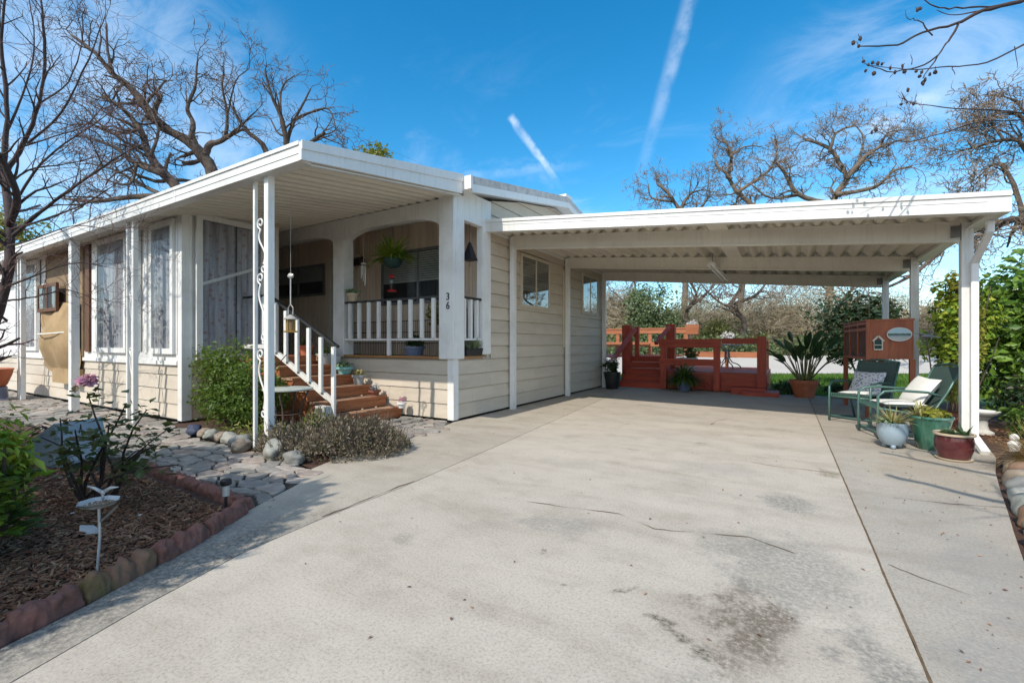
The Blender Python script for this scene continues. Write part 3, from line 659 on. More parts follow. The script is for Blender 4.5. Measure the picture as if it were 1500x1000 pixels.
# arched beam over the porch front
def arch_poly(x0, x1, zs, zp, r):
    pts = []
    for i in range(9): a = PI - i*PI/16; pts.append((x0 + r + r*math.cos(a), zs + (zp-zs)*math.sin(a)))
    for i in range(9): a = PI/2 - i*PI/16; pts.append((x1 - r + r*math.cos(a), zs + (zp-zs)*math.sin(a)))
    return pts
low = arch_poly(-10.2, -7.43, 3.14, 3.36, .85) + arch_poly(-7.12, -4.80, 3.12, 3.35, .8)
mb = MB()
outline = [(-12.0,3.14)] + low + [(-4.80,3.6), (-12.0,3.6)]
n = len(outline); 
# split in columns so that faces stay convex
xs = [p for p in outline[:-2]]
for i in range(len(xs)-1):
    (xa, za), (xb, zb) = xs[i], xs[i+1]
    if xb - xa < 1e-5: continue
    mb.hexa([(xa,YF-.02,za), (xb,YF-.02,zb), (xb,YF+.12,zb), (xa,YF+.12,za)], [(xa,YF-.02,3.6), (xb,YF-.02,3.6), (xb,YF+.12,3.6), (xa,YF+.12,3.6)])
mb.build('arched_beam', M['white'], home)
# porch deck, sill boards, back wall, ceiling
mb = MB(); mb.box(-12, YF+.1, .935, XW-.014, YB-.02, 1.02); mb.build('porch_floor', M['conduit'], home)
mb = MB(); mb.box(-7.12, YF-.05, 1.003, -4.80, YF+.12, 1.04); mb.box(XW-.12, 5.985, 1.003, XW+.035, 6.53, 1.04); mb.build('sill_board', M['sill'], home)
mb = MB(); x = -13.0
while x < XW-.1:
    w = .085; mb.box(x, YB-.012, 1.02, x+w-.012, YB+.01, 3.66); mb.box(x+w-.0119, YB-.004, 1.02, x+w-.0001, YB+.009, 3.66); x += w
mb.build('porch_panelling', M['panel'], home)
mb = MB(); mb.box(-12, YF+.121, 3.605, XW-.1, YB-.02, 3.64); mb.build('porch_ceiling', M['white'], home)

def window(parent, place, a0, a1, z0, z1, fw=.06, blind=None, blind_z=None, mull=True, glass='glass', frame='cream', depth=.05, slats=True):
    """place(a, off, z): off = distance out of the wall"""
    def bx(mb, A0, A1, Z0, Z1, o0, o1):
        p = [place(A0,o0,Z0), place(A1,o1,Z1)]; mb.box(*p[0], *p[1])
    f = MB(); bx(f, a0, a1, z0, z0+fw, .012, depth); bx(f, a0, a1, z1-fw, z1, .012, depth)
    bx(f, a0, a0+fw, z0+fw, z1-fw, .012, depth); bx(f, a1-fw, a1, z0+fw, z1-fw, .012, depth)
    if mull: m = (a0+a1)/2; bx(f, m-.022, m+.022, z0+fw, z1-fw, .012, depth-.004)
    w = f.build('window', M[frame], parent)
    d = MB(); bx(d, a0+fw, a1-fw, z0+fw, z1-fw, .013, .019); d.build('window_recess', M['dark'], w)
    if blind:
        b = MB(); zb = blind_z
        if slats:
            z = z1-fw-.015
            while z > zb:
                b.hexa([place(a0+fw+.005,.024,z-.004), place(a1-fw-.005,.024,z-.004), place(a1-fw-.005,.034,z-.038), place(a0+fw+.005,.034,z-.038)],
                       [place(a0+fw+.005,.024,z-.001), place(a1-fw-.005,.024,z-.001), place(a1-fw-.005,.034,z-.035), place(a0+fw+.005,.034,z-.035)]); z -= .044
            bx(b, a0+fw+.005, a1-fw-.005, zb-.035, zb-.015, .022, .034)
        else: bx(b, a0+fw+.004, a1-fw-.004, zb, z1-fw, .022, .026)
        b.build('blind', M[blind], w)
    g = MB(); bx(g, a0+fw, a1-fw, z0+fw, z1-fw, depth-.014, depth-.010); g.build('pane', M[glass], w)
    return w
EASTP = lambda a, o, z: (XW+o, a, z)
BACKP = lambda a, o, z: (a, YB-o, z)
window(home, EASTP, 7.86, 9.15, 1.98, 3.06, .06, 'blind', 2.36, glass='glass_dark', frame='conduit')
window(home, EASTP, 11.05, 12.2, 2.02, 3.08, .06, 'lace', 2.1, glass='glass_dark', frame='conduit', slats=False)
window(home, BACKP, -7.15, -5.15, 2.03, 3.1, .045, 'blind', 2.5, frame='galv')
window(home, BACKP, -10.9, -8.98, 2.35, 3.07, .05, 'shade', 2.68, frame='galv', slats=False)
# door with cream frame
f = MB()
for a0, a1, z0, z1 in ((-8.86,-8.76,ZD,3.16), (-7.93,-7.83,ZD,3.16), (-8.76,-7.93,3.06,3.16)): f.box(a0, YB-.06, z0, a1, YB-.013, z1)
door = f.build('door', M['cream'], home)
f = MB(); f.box(-8.75, YB-.03, ZD, -7.94, YB-.014, 3.05); f.build('door_screen', M['screen'], door)
f = MB()
for z in (ZD+.03, 1.75, 2.05, 3.0): f.box(-8.75, YB-.042, z, -7.94, YB-.031, z+.05)
f.box(-8.75, YB-.041, ZD, -8.69, YB-.0305, 3.05); f.box(-8.0, YB-.041, ZD, -7.94, YB-.0305, 3.05); f.build('door_rail', M['cream'], door)
# flood lamp beside the door
f = MB(); f.bar((-7.75,YB-.02,2.98), (-7.75,YB-.14,2.98), .06, .06); f.hexa([(-7.98,YB-.3,2.86), (-7.5,YB-.3,2.86), (-7.55,YB-.1,2.9), (-7.93,YB-.1,2.9)], [(-7.9,YB-.28,3.0), (-7.6,YB-.28,3.0), (-7.6,YB-.12,3.08), (-7.9,YB-.12,3.08)])
f.build('wall_lamp', M['black'], home)
# roof
mb = MB()
RX0, RX1 = -19.5, -4.22
prof = [(5.8,3.73), (9.5,4.42), (13.2,3.74)]
def slab(mb, t0, t1, x0, x1, p=prof):
    for (ya, za), (yb, zb) in zip(p[:-1], p[1:]):
        mb.hexa([(x0,ya,za+t0), (x1,ya,za+t0), (x1,yb,zb+t0), (x0,yb,zb+t0)], [(x0,ya,za+t1), (x1,ya,za+t1), (x1,yb,zb+t1), (x0,yb,zb+t1)])
slab(mb, -.03, .02, RX0, RX1-.015); rf = mb.build('roof', M['alum'], home)
mb = MB(); slab(mb, .0205, .13, RX0, RX1-.03); mb.build('roof_membrane', M['roof'], rf)
mb = MB(); slab(mb, -.10, .022, RX1-.014, RX1+.012); mb.build('gable_fascia', M['alum'], rf)
mb = MB(); slab(mb, .0225, .15, RX1-.029, RX1+.004); mb.build('roof_edge', M['roof'], rf)
mb = MB(); mb.box(RX0, 5.745, 3.67, RX1+.02, 5.798, 3.88); mb.box(RX1-.3, 9.34, 4.545, RX1+.02, 9.68, 4.60); mb.build('eave_fascia', M['white'], rf)
# conduit and outlet on the driveway wall
mb = MB(); mb.box(XW+.017, 9.88, 1.15, XW+.045, 9.95, 3.0); mb.build('conduit', M['conduit'], home)
mb = MB(); mb.blob((XW+.035, 10.05, 1.36), .03, .06, .10, 1, 2, 0); mb.build('outlet_cover', M['galv'], home, smooth=True)
# porch railings
def railing(a, b, n, seed):
    a = Vector(a); b = Vector(b); z0, z1 = 1.32, 2.0; d = (b-a).normalized()
    h = MB(); h.bar(a + Vector((0,0,z1+.015)) - d*.05, b + Vector((0,0,z1+.015)) + d*.02, .055, .035); r = h.build('porch_railing', M['black'], home)
    m = MB(); m.bar(a + Vector((0,0,z0)) - d*.04, b + Vector((0,0,z0)), .045, .035); m.build('bottom_rail', M['white'], r)
    for i in range(n):
        p = a.lerp(b, (i+.5)/n); q = MB(); long = (i == n//2 and n > 5)
        q.box(p.x-.033, p.y-.028-.02, 1.042 if long else z0+.02, p.x+.033, p.y+.018-.02, z1-.005); q.build('baluster', M['white'], r, bevel=.003)
    return r
railing((-7.10, YF+.0, 0), (-4.81, YF+.0, 0), 9, 1)
railing((XW-.02, 5.99, 0), (XW-.02, 6.53, 0), 3, 2)

# sunroom
YS = 3.5; XS = -8.2
mb = MB(); siding(mb, -19.0, XS-.05, .03, lambda a: .9, lambda a, o, z: (a, YS-o, z)); siding(mb, YS+.05, 5.1, .03, lambda a: .9, lambda a, o, z: (XS+o, a, z))
mb.build('sunroom_siding', M['siding'], home)
mb = MB(); mb.box(-19, YS+.012, .02, XS-.012, 5.1, 3.42); mb.build('sunroom_wall', M['white'], home)
mb = MB(); mb.box(XS-.1, YS-.035, .02, XS+.035, YS+.11, 3.4)
mb.box(-19, YS-.05, .9, XS-.1, YS+.01, .97); mb.box(-19, YS-.03, .97, XS-.1, YS+.01, 1.10); mb.box(-19, YS-.03, 3.24, XS-.1, YS+.01, 3.42)
mb.box(XS-.01, YS+.11, .9, XS+.04, 5.1, .98); mb.build('sunroom_trim', M['white'], home, bevel=.004)
mb = MB(); mb.box(XS-.011, YS+.11, 3.42, XS+.02, 5.1, 3.6); mb.build('sunroom_gable', M['panel'], home)
FRONTP = lambda a, o, z: (a, YS-o, z)
SIDEP = lambda a, o, z: (XS+o, a, z)
def curtain(parent, place, a0, a1, z0, z1, o, mat, seed):
    c = MB(); k = int((a1-a0)/.015); vs = []
    for i in range(k+1):
        a = a0 + (a1-a0)*i/k; of = o + .016*math.sin(a*52+seed+1.5*math.sin(a*7)) + .005*math.sin(a*131)
        for z in (z0, z1): vs.append(place(a, of, z))
    c.add(vs, [(2*i, 2*i+2, 2*i+3, 2*i+1) for i in range(k)]); c.build('curtain', M[mat], parent, smooth='all')
for a0, a1, mt in ((-9.20,-8.36,'lace'), (-11.55,-10.15,'lace'), (-16.9,-15.2,'lace')):
    w = window(home, FRONTP, a0, a1, 1.08, 3.24, .09, None, mull=False, frame='white', depth=.085, glass='glass_soft'); curtain(w, FRONTP, a0+.095, a1-.095, 1.17, 3.14, .035, mt, a0)
w = window(home, SIDEP, 3.66, 4.80, .98, 3.36, .09, None, mull=False, frame='white', depth=.085, glass='glass_soft'); curtain(w, SIDEP, 3.755, 4.705, 1.07, 3.26, .035, 'lace_red', 2)
m = MB(); m.bar((XS+.06,3.75,2.22), (XS+.06,4.7,2.62), .022, .05); m.build('reflection_bar', M['white'], w)  # white bar stands in for the awning fascia reflected in the pane
m = MB()
for x in (-10.02, -9.75, -9.44): m.box(x-.05, YS-.045, 1.08, x+.05, YS-.01, 3.24)
m.box(-8.35, YS-.042, 1.08, -8.305, YS-.01, 3.24); m.build('mullion_board', M['white'], home, bevel=.003)
m = MB(); m.box(-12.12, YS-.07, 1.08, -11.92, YS-.01, 3.24); m.build('dark_trim', M['brownwood'], home)
m = MB(); m.box(-11.86, YS-.045, 1.08, -11.62, YS-.01, 3.24); m.build('mullion_board', M['white'], home, bevel=.003)
# burlap bay
m = MB(); m.box(-14.6, YS-.06, .99, -12.3, YS-.012, 3.24); m.build('burlap_backing', M['tan_panel'], home)
m = MB(); nx, nz_ = 26, 30; vs = []
for j in range(nz_+1):
    for i in range(nx+1):
        u, t = i/nx, j/nz_; a = -14.55 + 2.2*u
        sag = math.sin(PI*u); z = 2.12 - 1.38*t - .18*t*sag*(1-.4*u)
        o = .10 + .30*math.sin(PI*min(1, t*1.05))*sag**.7*(.5+.5*t) + .025*math.sin(14*u + 5*t) + .02*math.sin(9*(u+t))
        vs.append((a, YS-o, z))
m.add(vs, [(j*(nx+1)+i, j*(nx+1)+i+1, (j+1)*(nx+1)+i+1, (j+1)*(nx+1)+i) for j in range(nz_) for i in range(nx)]); m.build('burlap_drape', M['burlap'], home, smooth='all')
m = MB(); m.tube([(-14.55,YS-.13,1.50), (-13.5,YS-.44,1.44), (-12.35,YS-.13,1.50)], .014, 6); m.build('drape_cord', M['linen'], home)
m = MB(); m.box(-13.55, YS-.20, .42, -12.35, YS-.03, .72); m.build('burlap_pocket', M['burlap'], home)
window(home, lambda a, o, z: (a, YS-.16-o, z), -14.5, -13.25, 1.95, 2.55, .07, None, mull=True, frame='brownwood', depth=.06)
# ------------------------------------------------------------------ porch awning
aw = thing('porch_awning', 'white corrugated metal awning over the porch front and sunroom', 'awning', (-9, 3.1, 0))
AX0, AX1 = -18.6, -4.40
def pan(mb, x0, x1, y0, y1, zf, period=.2, amp=.045, sh=((0,0), (.34,0), (.5,1), (.84,1), (1,0))):
    """ribbed roof pans running along y; zf(x, y) is the underside"""
    xs = []
    x = x0
    while x < x1:
        for t, h in sh[:-1]:
            if x + t*period <= x1: xs.append((x + t*period, h*amp))
        x += period
    vs = []
    for x, h in xs:
        for y in (y0, y1): vs.append((x, y, zf(x, y) + h))
    mb.add(vs, [(2*i, 2*i+2, 2*i+3, 2*i+1) for i in range(len(xs)-1)])
zaw = lambda x, y: 3.215 + (y-3.0)*.142
mb = MB(); pan(mb, AX0, AX1-.02, 3.03, 5.74, zaw); mb.build('roof_pans', M['pan'], aw)
mb = MB(); mb.hexa([(AX0,3.03,3.29), (AX1,3.03,3.29), (AX1,5.74,3.29+.385), (AX0,5.74,3.29+.385)], [(AX0,3.03,3.31), (AX1,3.03,3.31), (AX1,5.74,3.31+.385), (AX0,5.74,3.31+.385)])
mb.build('top_sheet', M['alum'], aw)
mb = MB(); mb.box(AX0, 2.955, 3.18, AX1, 3.025, 3.375); mb.box(AX0, 2.94, 3.345, AX1+.012, 2.954, 3.385); mb.box(AX0, 2.948, 3.255, AX1+.006, 2.9545, 3.262); mb.box(AX0, 3.0255, 3.18, AX1, 3.10, 3.20)
mb.build('front_gutter', M['alum'], aw)
for x in (-7.2, -10.4, -13.6):
    mb = MB(); mb.box(x, 2.951, 3.178, x+.06, 2.9538, 3.342); mb.build('gutter_seam', M['white'], aw)
mb = MB()
mb.hexa([(AX1+.001,2.95,3.18), (AX1+.05,2.95,3.18), (AX1+.05,5.73,3.61), (AX1+.001,5.73,3.61)], [(AX1+.001,2.95,3.375), (AX1+.05,2.95,3.375), (AX1+.05,5.73,3.90), (AX1+.001,5.73,3.90)])
mb.hexa([(AX1+.0502,2.95,3.29), (AX1+.064,2.95,3.29), (AX1+.064,5.73,3.79), (AX1+.0502,5.73,3.79)], [(AX1+.0502,2.95,3.385), (AX1+.064,2.95,3.385), (AX1+.064,5.73,3.91), (AX1+.0502,5.73,3.91)])
mb.hexa([(AX1-.07,3.10,3.175), (AX1,3.10,3.175), (AX1,5.73,3.585), (AX1-.07,5.73,3.585)], [(AX1-.07,3.10,3.19), (AX1,3.10,3.19), (AX1,5.73,3.60), (AX1-.07,5.73,3.60)])
mb.build('side_fascia', M['alum'], aw)
def spiral(c, r, s0, turns, flip=1, n=22):
    out = []
    for i in range(n+1):
        t = i/n; a = s0 + flip*turns*2*PI*t; rr = r*(1-.72*t); out.append((c[0] + rr*math.cos(a), c[1], c[2] + rr*math.sin(a)))
    return out
def lattice_post(xa, xb, wa, wb, y=3.08):
    p = MB(); p.box(xb-wb/2, y-wb/2, 0, xb+wb/2, y+wb/2, 3.185); post = p.build('post', M['white'], aw, bevel=.004)
    q = MB(); q.box(xa-wa/2, y-wa/2, 0, xa+wa/2, y+wa/2, 3.185); q.build('slim_bar', M['white'], post, bevel=.003)
    g = xb - wb/2 - (xa + wa/2); cx = (xa+wa/2+xb-wb/2)/2; s = MB(); r = g*.27
    for z0 in (.35, 1.25, 2.05):
        H = .85 if z0 < 2 else .7
        a = spiral((cx+g*.18, y, z0+r*1.3), r, PI*.5, 1.25, -1)[::-1]; b = spiral((cx-g*.10, y, z0+H-r*1.3), r*1.15, -PI*.5, 1.25, -1)
        mid = []
        p0, p1 = Vector(a[-1]), Vector(b[0])
        for k in range(1, 12):
            t = k/12; e = t*t*(3-2*t); mid.append((p0.x + (p1.x-p0.x)*e + math.sin(PI*2*t)*g*.18, y, p0.z + (p1.z-p0.z)*t))
        s.tube(a + mid + b, .011, 6)
    s.build('scroll', M['white'], post, smooth='all'); return post
lattice_post(-5.43, -5.145, .04, .082)
lattice_post(-9.02, -8.78, .05, .07)
lattice_post(-11.62, -11.42, .05, .12)
lattice_post(-14.9, -14.6, .05, .08)

# ------------------------------------------------------------------ carport
cp = thing('carport', 'open white metal carport with ribbed roof beside the driveway wall', 'carport', (-1.3, 9.9, 0))
zc = lambda x, y=0: 3.30 - (x+4.5)*.0945          # underside of the pans
CX0, CX1, CY0, CY1 = -4.52, 1.93, 6.68, 13.15
mb = MB(); pan(mb, CX0, CX1, CY0+.02, CY1, zc, .222, .095, ((0,0), (.10,0), (.24,.35), (.42,.92), (.5,1), (.62,.92), (.80,.35), (.93,0), (1,0))); mb.build('roof_pans', M['cpan'], cp, smooth='all')
mb = MB(); mb.hexa([(CX0,CY0,zc(CX0)+.105), (CX1,CY0,zc(CX1)+.105), (CX1,CY1,zc(CX1)+.105), (CX0,CY1,zc(CX0)+.105)], [(CX0,CY0,zc(CX0)+.118), (CX1,CY0,zc(CX1)+.118), (CX1,CY1,zc(CX1)+.118), (CX0,CY1,zc(CX0)+.118)])
mb.build('top_sheet', M['alum'], cp)
def xbeam(mb, y0, y1, lo, hi, x0=CX0, x1=CX1):
    mb.hexa([(x0,y0,zc(x0)+lo), (x1,y0,zc(x1)+lo), (x1,y1,zc(x1)+lo), (x0,y1,zc(x0)+lo)], [(x0,y0,zc(x0)+hi), (x1,y0,zc(x1)+hi), (x1,y1,zc(x1)+hi), (x0,y1,zc(x0)+hi)])
mb = MB(); xbeam(mb, CY0-.05, CY0-.001, -.085, .12, CX0-.02, CX1+.06); xbeam(mb, CY0-.066, CY0-.0505, .08, .13, CX0-.02, CX1+.06); xbeam(mb, CY0-.056, CY0-.0502, .025, .031, CX0-.02, CX1-.12); xbeam(mb, CY0, CY0+.09, -.085, -.07, CX0, CX1+.06)
mb.build('front_fascia', M['alum'], cp)
for x in (-2.3, .2):
    mb = MB(); xbeam(mb, CY0-.0525, CY0-.0503, -.087, .02, x, x+.07); mb.build('fascia_seam', M['white'], cp)
mb = MB(); xbeam(mb, CY1, CY1+.05, -.08, .11); mb.build('rear_fascia', M['alum'], cp)
mb = MB(); mb.box(CX1+.001, CY0, zc(CX1)-.085, CX1+.06, CY1+.05, zc(CX1)+.12); mb.box(CX1-.09, CY0+.09, zc(CX1)-.085, CX1, CY1, zc(CX1)-.07); mb.box(CX1-.05, CY0+.1, zc(CX1)-.08, CX1-.045, CY1, zc(CX1)-.01)
mb.build('side_gutter', M['alum'], cp)
mb = MB(); mb.box(CX0-.028, CY0+.1, zc(CX0)-.06, CX0-.001, CY1, zc(CX0)-.005); mb.build('wall_flashing', M['alum'], cp)
mb = MB(); mb.hexa([(-.98,CY0+.1,zc(-.98)-.014), (-.72,CY0+.1,zc(-.72)-.014), (-.72,CY1,zc(-.72)-.014), (-.98,CY1,zc(-.98)-.014)], [(-.98,CY0+.1,zc(-.98)-.002), (-.72,CY0+.1,zc(-.72)-.002), (-.72,CY1,zc(-.72)-.002), (-.98,CY1,zc(-.98)-.002)])
mb.build('joint_strip', M['beam'], cp)
for y in (7.45, 10.0, 12.55):
    mb = MB(); xbeam(mb, y-.045, y+.045, -.245, -.002, -4.40, 1.79); xbeam(mb, y-.06, y-.0455, -.245, -.228, -4.40, 1.79); xbeam(mb, y-.06, y-.0455, -.022, -.003, -4.40, 1.79); mb.build('beam', M['beam'], cp)
    mb = MB(); xx = 1.78; mb.box(1.70, y-.0625, zc(1.7)-.20, 1.79, y-.0602, zc(1.7)-.06)
    for k_ in (0, 1):
        for l_ in (0, 1): mb.box(1.715+.05*k_, y-.066, zc(1.7)-.18+.08*l_, 1.727+.05*k_, y-.0626, zc(1.7)-.168+.08*l_)
    mb.build('bracket', M['galv'], cp)
    mb = MB(); mb.box(-4.50, y-.05, 0, -4.405, y+.05, zc(-4.45)-.02); mb.build('post', M['alum'], cp, bevel=.004)
    mb = MB(); mb.box(1.80, y-.055, -.02, 1.905, y+.055, zc(1.85)-.02)
    mb.box(1.835, y-.0585, .02, 1.842, y-.0552, zc(1.85)-.05); mb.box(1.865, y-.0585, .02, 1.872, y-.0552, zc(1.85)-.05); mb.build('post', M['alum'], cp)
zz0 = zc(CX1)
mb = MB()
mb.box(1.905, 6.99, zz0-.22, 1.97, 7.04, zz0-.087); mb.bar((1.9375,7.015,zz0-.205), (1.90,7.35,zz0-.50), .065, .05); mb.box(1.867, 7.325, .13, 1.933, 7.380, zz0-.48); mb.bar((1.90,7.35,.15), (1.93,7.12,.02), .08, .06)
mb.build('downspout', M['white'], cp, bevel=.006)
# fluorescent fixture
sl_ = thing('strip_light', 'white fluorescent strip light hanging under the carport beams', 'light fixture', (-1.2, 10.4, 2.72))
mb = MB(); mb.hexa([(-1.28,9.35,2.745), (-1.12,9.35,2.745), (-1.12,11.75,2.745), (-1.28,11.75,2.745)], [(-1.23,9.35,2.80), (-1.17,9.35,2.80), (-1.17,11.75,2.80), (-1.23,11.75,2.80)]); mb.build('housing', M['lampwhite'], sl_)
for x in (-1.245, -1.155):
    mb = MB(); mb.tube([(x,9.40,2.722), (x,11.7,2.722)], .017, 8); mb.build('tube', M['lampwhite'], sl_, smooth=True)
mb = MB()
for y in (9.5, 11.6): mb.tube([(-1.2,y,2.80), (-1.2,y,zc(-1.2)+.01)], .006, 5)
mb.build('hanger', M['cord'], sl_)

# ------------------------------------------------------------------ steps beside the porch
st = thing('front_steps', 'weathered reddish wooden steps climbing left to the porch', 'steps', (-6.5, 5.0, 0))
fr = [-5.62, -5.98, -6.35, -6.72, -7.08]; r_ = .1733
for i, x in enumerate(fr):
    z = r_*(i+1); y0, y1 = 4.42, 5.70
    mb = MB(); mb.box(x-.045, y0, z-r_+.002, x-.02, y1, z-.036); mb.build('riser', M['step_front'], st)
    mb = MB(); mb.box(x-.30, y0-.02, z-.035, x-.012, y1, z); mb.box(x-.0115, y0-.02, z-.035, x+.005, y1, z-.001); 
    for k in range(3): mb.box(x-.275+.095*k+.002, y0-.018, z+.0005, x-.275+.095*k+.088, y1-.01, z+.004)
    t_ = mb.build('tread', [M['step_top'], M['step_front']], st)
    for p in t_.data.polygons: p.material_index = 1 if (p.normal.x > .7 or p.index // 6 == 1) else 0
    mb = MB(); mb.box(x-.36, y0+.01, .003, x-.05, y0+.05, z-.037); mb.build('stringer', M['step_front'], st)
mb = MB(); mb.box(-8.15, 4.42, .92, -7.40, 5.69, 1.035); mb.box(-7.44, 4.44, .02, -7.41, 5.69, .915); mb.box(-8.15, 4.44, .02, -7.45, 4.48, .915)
mb.build('landing', M['step_front'], st)
# hand rail
hr = MB(); A, B = Vector((-5.62,4.40,1.20)), Vector((-7.35,4.40,2.05)); hr.bar(A, B, .05, .035); hr.bar(B, (-8.1,4.40,2.05), .05, .035); rail = hr.build('handrail', M['black'], st)
m = MB(); m.bar((-5.68,4.40,.36), (-7.38,4.40,1.22), .05, .07); m.bar((-7.38,4.40,1.2), (-8.1,4.40,1.2), .05, .07); m.build('lower_rail', M['white'], rail)
for i, x in enumerate((-5.66, -5.95, -6.24, -6.53, -6.82, -7.11, -7.42)):
    t = (x - A.x)/(B.x - A.x); z1 = A.z + (B.z-A.z)*min(1, t) - .018; z0 = .38 + (.86)*min(1,(x+5.68)/-1.7)
    m = MB(); m.box(x-.035, 4.335, (.0 if i == 0 else z0), x+.035, 4.374, z1); m.build('baluster', M['white'], rail, bevel=.003)
# ------------------------------------------------------------------ red deck
dk = thing('timber_deck', 'red stained timber deck with railings at the end of the driveway', 'deck', (-2.3, 14.5, 0))
def boards_x(mb, x0, x1, y0, y1, z, t=.035, w=.14, g=.006):
    y = y0
    while y < y1-.02: mb.box(x0, y, z-t, x1, min(y+w-g, y1), z); y += w
mb = MB(); boards_x(mb, -2.92, -.42, 12.98, 16.2, .50); mb.build('lower_floor', M['redwood'], dk)
mb = MB(); boards_x(mb, -4.4, -2.93, 14.1, 16.2, .86); boards_x(mb, -7.4, -4.41, 13.4, 16.2, .86); mb.build('upper_floor', M['redwood'], dk)
# wide stair to the upper level
for i in range(5):
    z = .172*(i+1); y = 12.92 + .28*i
    mb = MB(); mb.box(-4.12, y, z-.17, -2.97, y+.022, z-.036); mb.box(-4.12, y-.02, z-.035, -2.97, y+.30, z); mb.build('step', M['redwood'], dk)
# skirts
mb = MB(); mb.box(-1.60, 12.93, .02, -.42, 12.965, .465); mb.box(-2.92, 12.93, .33, -1.605, 12.965, .465); mb.box(-.418, 12.93, .02, -.385, 16.2, .465); mb.box(-2.955, 12.93, .02, -2.925, 16.2, .80)
mb.build('skirt_board', M['redwood'], dk)
mb = MB()
for s in (1, -1):
    x = -3.3
    while x < -1.3:
        a, b = Vector((x, 12.955 + .012*s, .02)), Vector((x + .31*s, 12.955 + .012*s, .33)); 
        lo, hi = min(a.x, b.x), max(a.x, b.x)
        if lo > -2.92 and hi < -1.6: mb.bar(a, b, .012, .035, (0,1,0))
        x += .1
mb.box(-2.92, 13.0, .02, -1.61, 13.02, .32)
mb.build('lattice_panel', [M['redpost']], dk)
mb = MB(); mb.box(-1.15, 12.45, .0, -.40, 12.925, .165); mb.box(-.9, 12.2, .0, -.12, 12.448, .10); mb.box(-.395, 12.45, .0, -.12, 12.925, .10); mb.build('low_step', M['redwood'], dk)
# near railing of the lower deck
def post(x, y, z0, z1, w=.13, mat='redpost'): 
    m = MB(); m.box(x-w/2, y-w/2, z0, x+w/2, y+w/2, z1); return m.build('post', M[mat], dk, bevel=.006)
for x in (-2.86, -1.52): post(x, 12.86, .02, 1.30, .15)
post(-.50, 12.87, .02, 1.42, .2)
post(-2.9, 14.2, .5, 1.4)
m = MB(); m.box(-2.97, 12.765, 1.30, -1.42, 12.96, 1.37); m.box(-2.97, 12.77, 1.14, -1.42, 12.795, 1.299); m.build('rail', M['redwood'], dk)
m = MB(); m.box(-2.97, 12.77, .66, -1.42, 12.795, .84); m.build('rail', M['redwood'], dk)
m = MB(); m.box(-1.40, 12.84, 1.24, -.6, 12.92, 1.38); m.build('rail', M['redwood'], dk)
m = MB(); m.box(-.56, 12.98, 1.30, -.44, 16.1, 1.36); m.build('rail', M['redwood'], dk)
m = MB(); m.box(-2.85, 16.12, .80, -.44, 16.17, .98); m.build('rail', M['orangewood'], dk)
for x in (-2.8, -1.62): post(x, 16.2, .5, .99, .1, 'orangewood')
post(-.48, 16.1, .5, 1.36, .1, 'orangewood')
# sunlit far railing of the upper deck
for x in (-5.2, -4.05, -2.85): post(x, 16.15, .86, 1.74, .12, 'orangewood')
m = MB(); m.box(-6.4, 16.05, 1.745, -2.6, 16.2, 1.79); m.build('rail', M['orangewood'], dk)
m = MB(); m.box(-6.4, 16.07, 1.60, -2.6, 16.095, 1.744); m.build('rail', M['orangewood'], dk)
m = MB(); m.box(-6.4, 16.07, 1.15, -2.6, 16.095, 1.30); m.build('rail', M['orangewood'], dk)
# stair newels and sloping hand rail
post(-4.22, 14.0, .02, 1.82, .26); post(-3.98, 14.25, .86, 1.78, .12); post(-2.97, 14.3, .5, 1.83, .26)
m = MB(); m.bar((-3.99,14.0,1.68), (-4.28,12.75,.75), .12, .09); m.bar((-4.28,12.8,.02), (-4.28,12.8,.8), .1, .1, (0,1,0)); m.build('stair_rail', M['redpost'], dk)
m = MB(); m.bar((-2.97,14.1,1.75), (-3.2,13.4,1.25), .1, .08); m.build('stair_rail', M['redpost'], dk)
# planter box and white pot on the far post
bx = thing('planter_box', 'small red wooden planter box on the far deck rail', 'planter', (-2.62, 15.9, 1.79))
m = MB(); m.hexa([(-2.78,15.75,1.55), (-2.42,15.75,1.55), (-2.42,16.04,1.55), (-2.78,16.04,1.55)], [(-2.82,15.7,1.86), (-2.38,15.7,1.86), (-2.38,16.04,1.86), (-2.82,16.04,1.86)]); m.build('box', M['orangewood'], bx, bevel=.006)
m = MB(); m.box(-2.78, 15.74, 1.861, -2.42, 16.0, 1.868); m.build('soil', M['soil'], bx)
rr = random.Random(2)
def bloom(mb, c, r, n, size, seed, up=.5):
    q = random.Random(seed)
    for i in range(n):
        d = Vector((q.gauss(0,1), q.gauss(0,1), abs(q.gauss(0,1))*up + .1)).normalized()
        p = Vector(c) + d*r*q.uniform(.4,1); mb.leaf(p, Vector((q.gauss(0,1), q.gauss(0,1), q.gauss(0,.5))).normalized(), d, size*q.uniform(.7,1.2), size*.7)
m = MB(); bloom(m, (-2.6,15.87,1.88), .17, 130, .07, 3); m.build('blooms', M['petal_white'], bx)

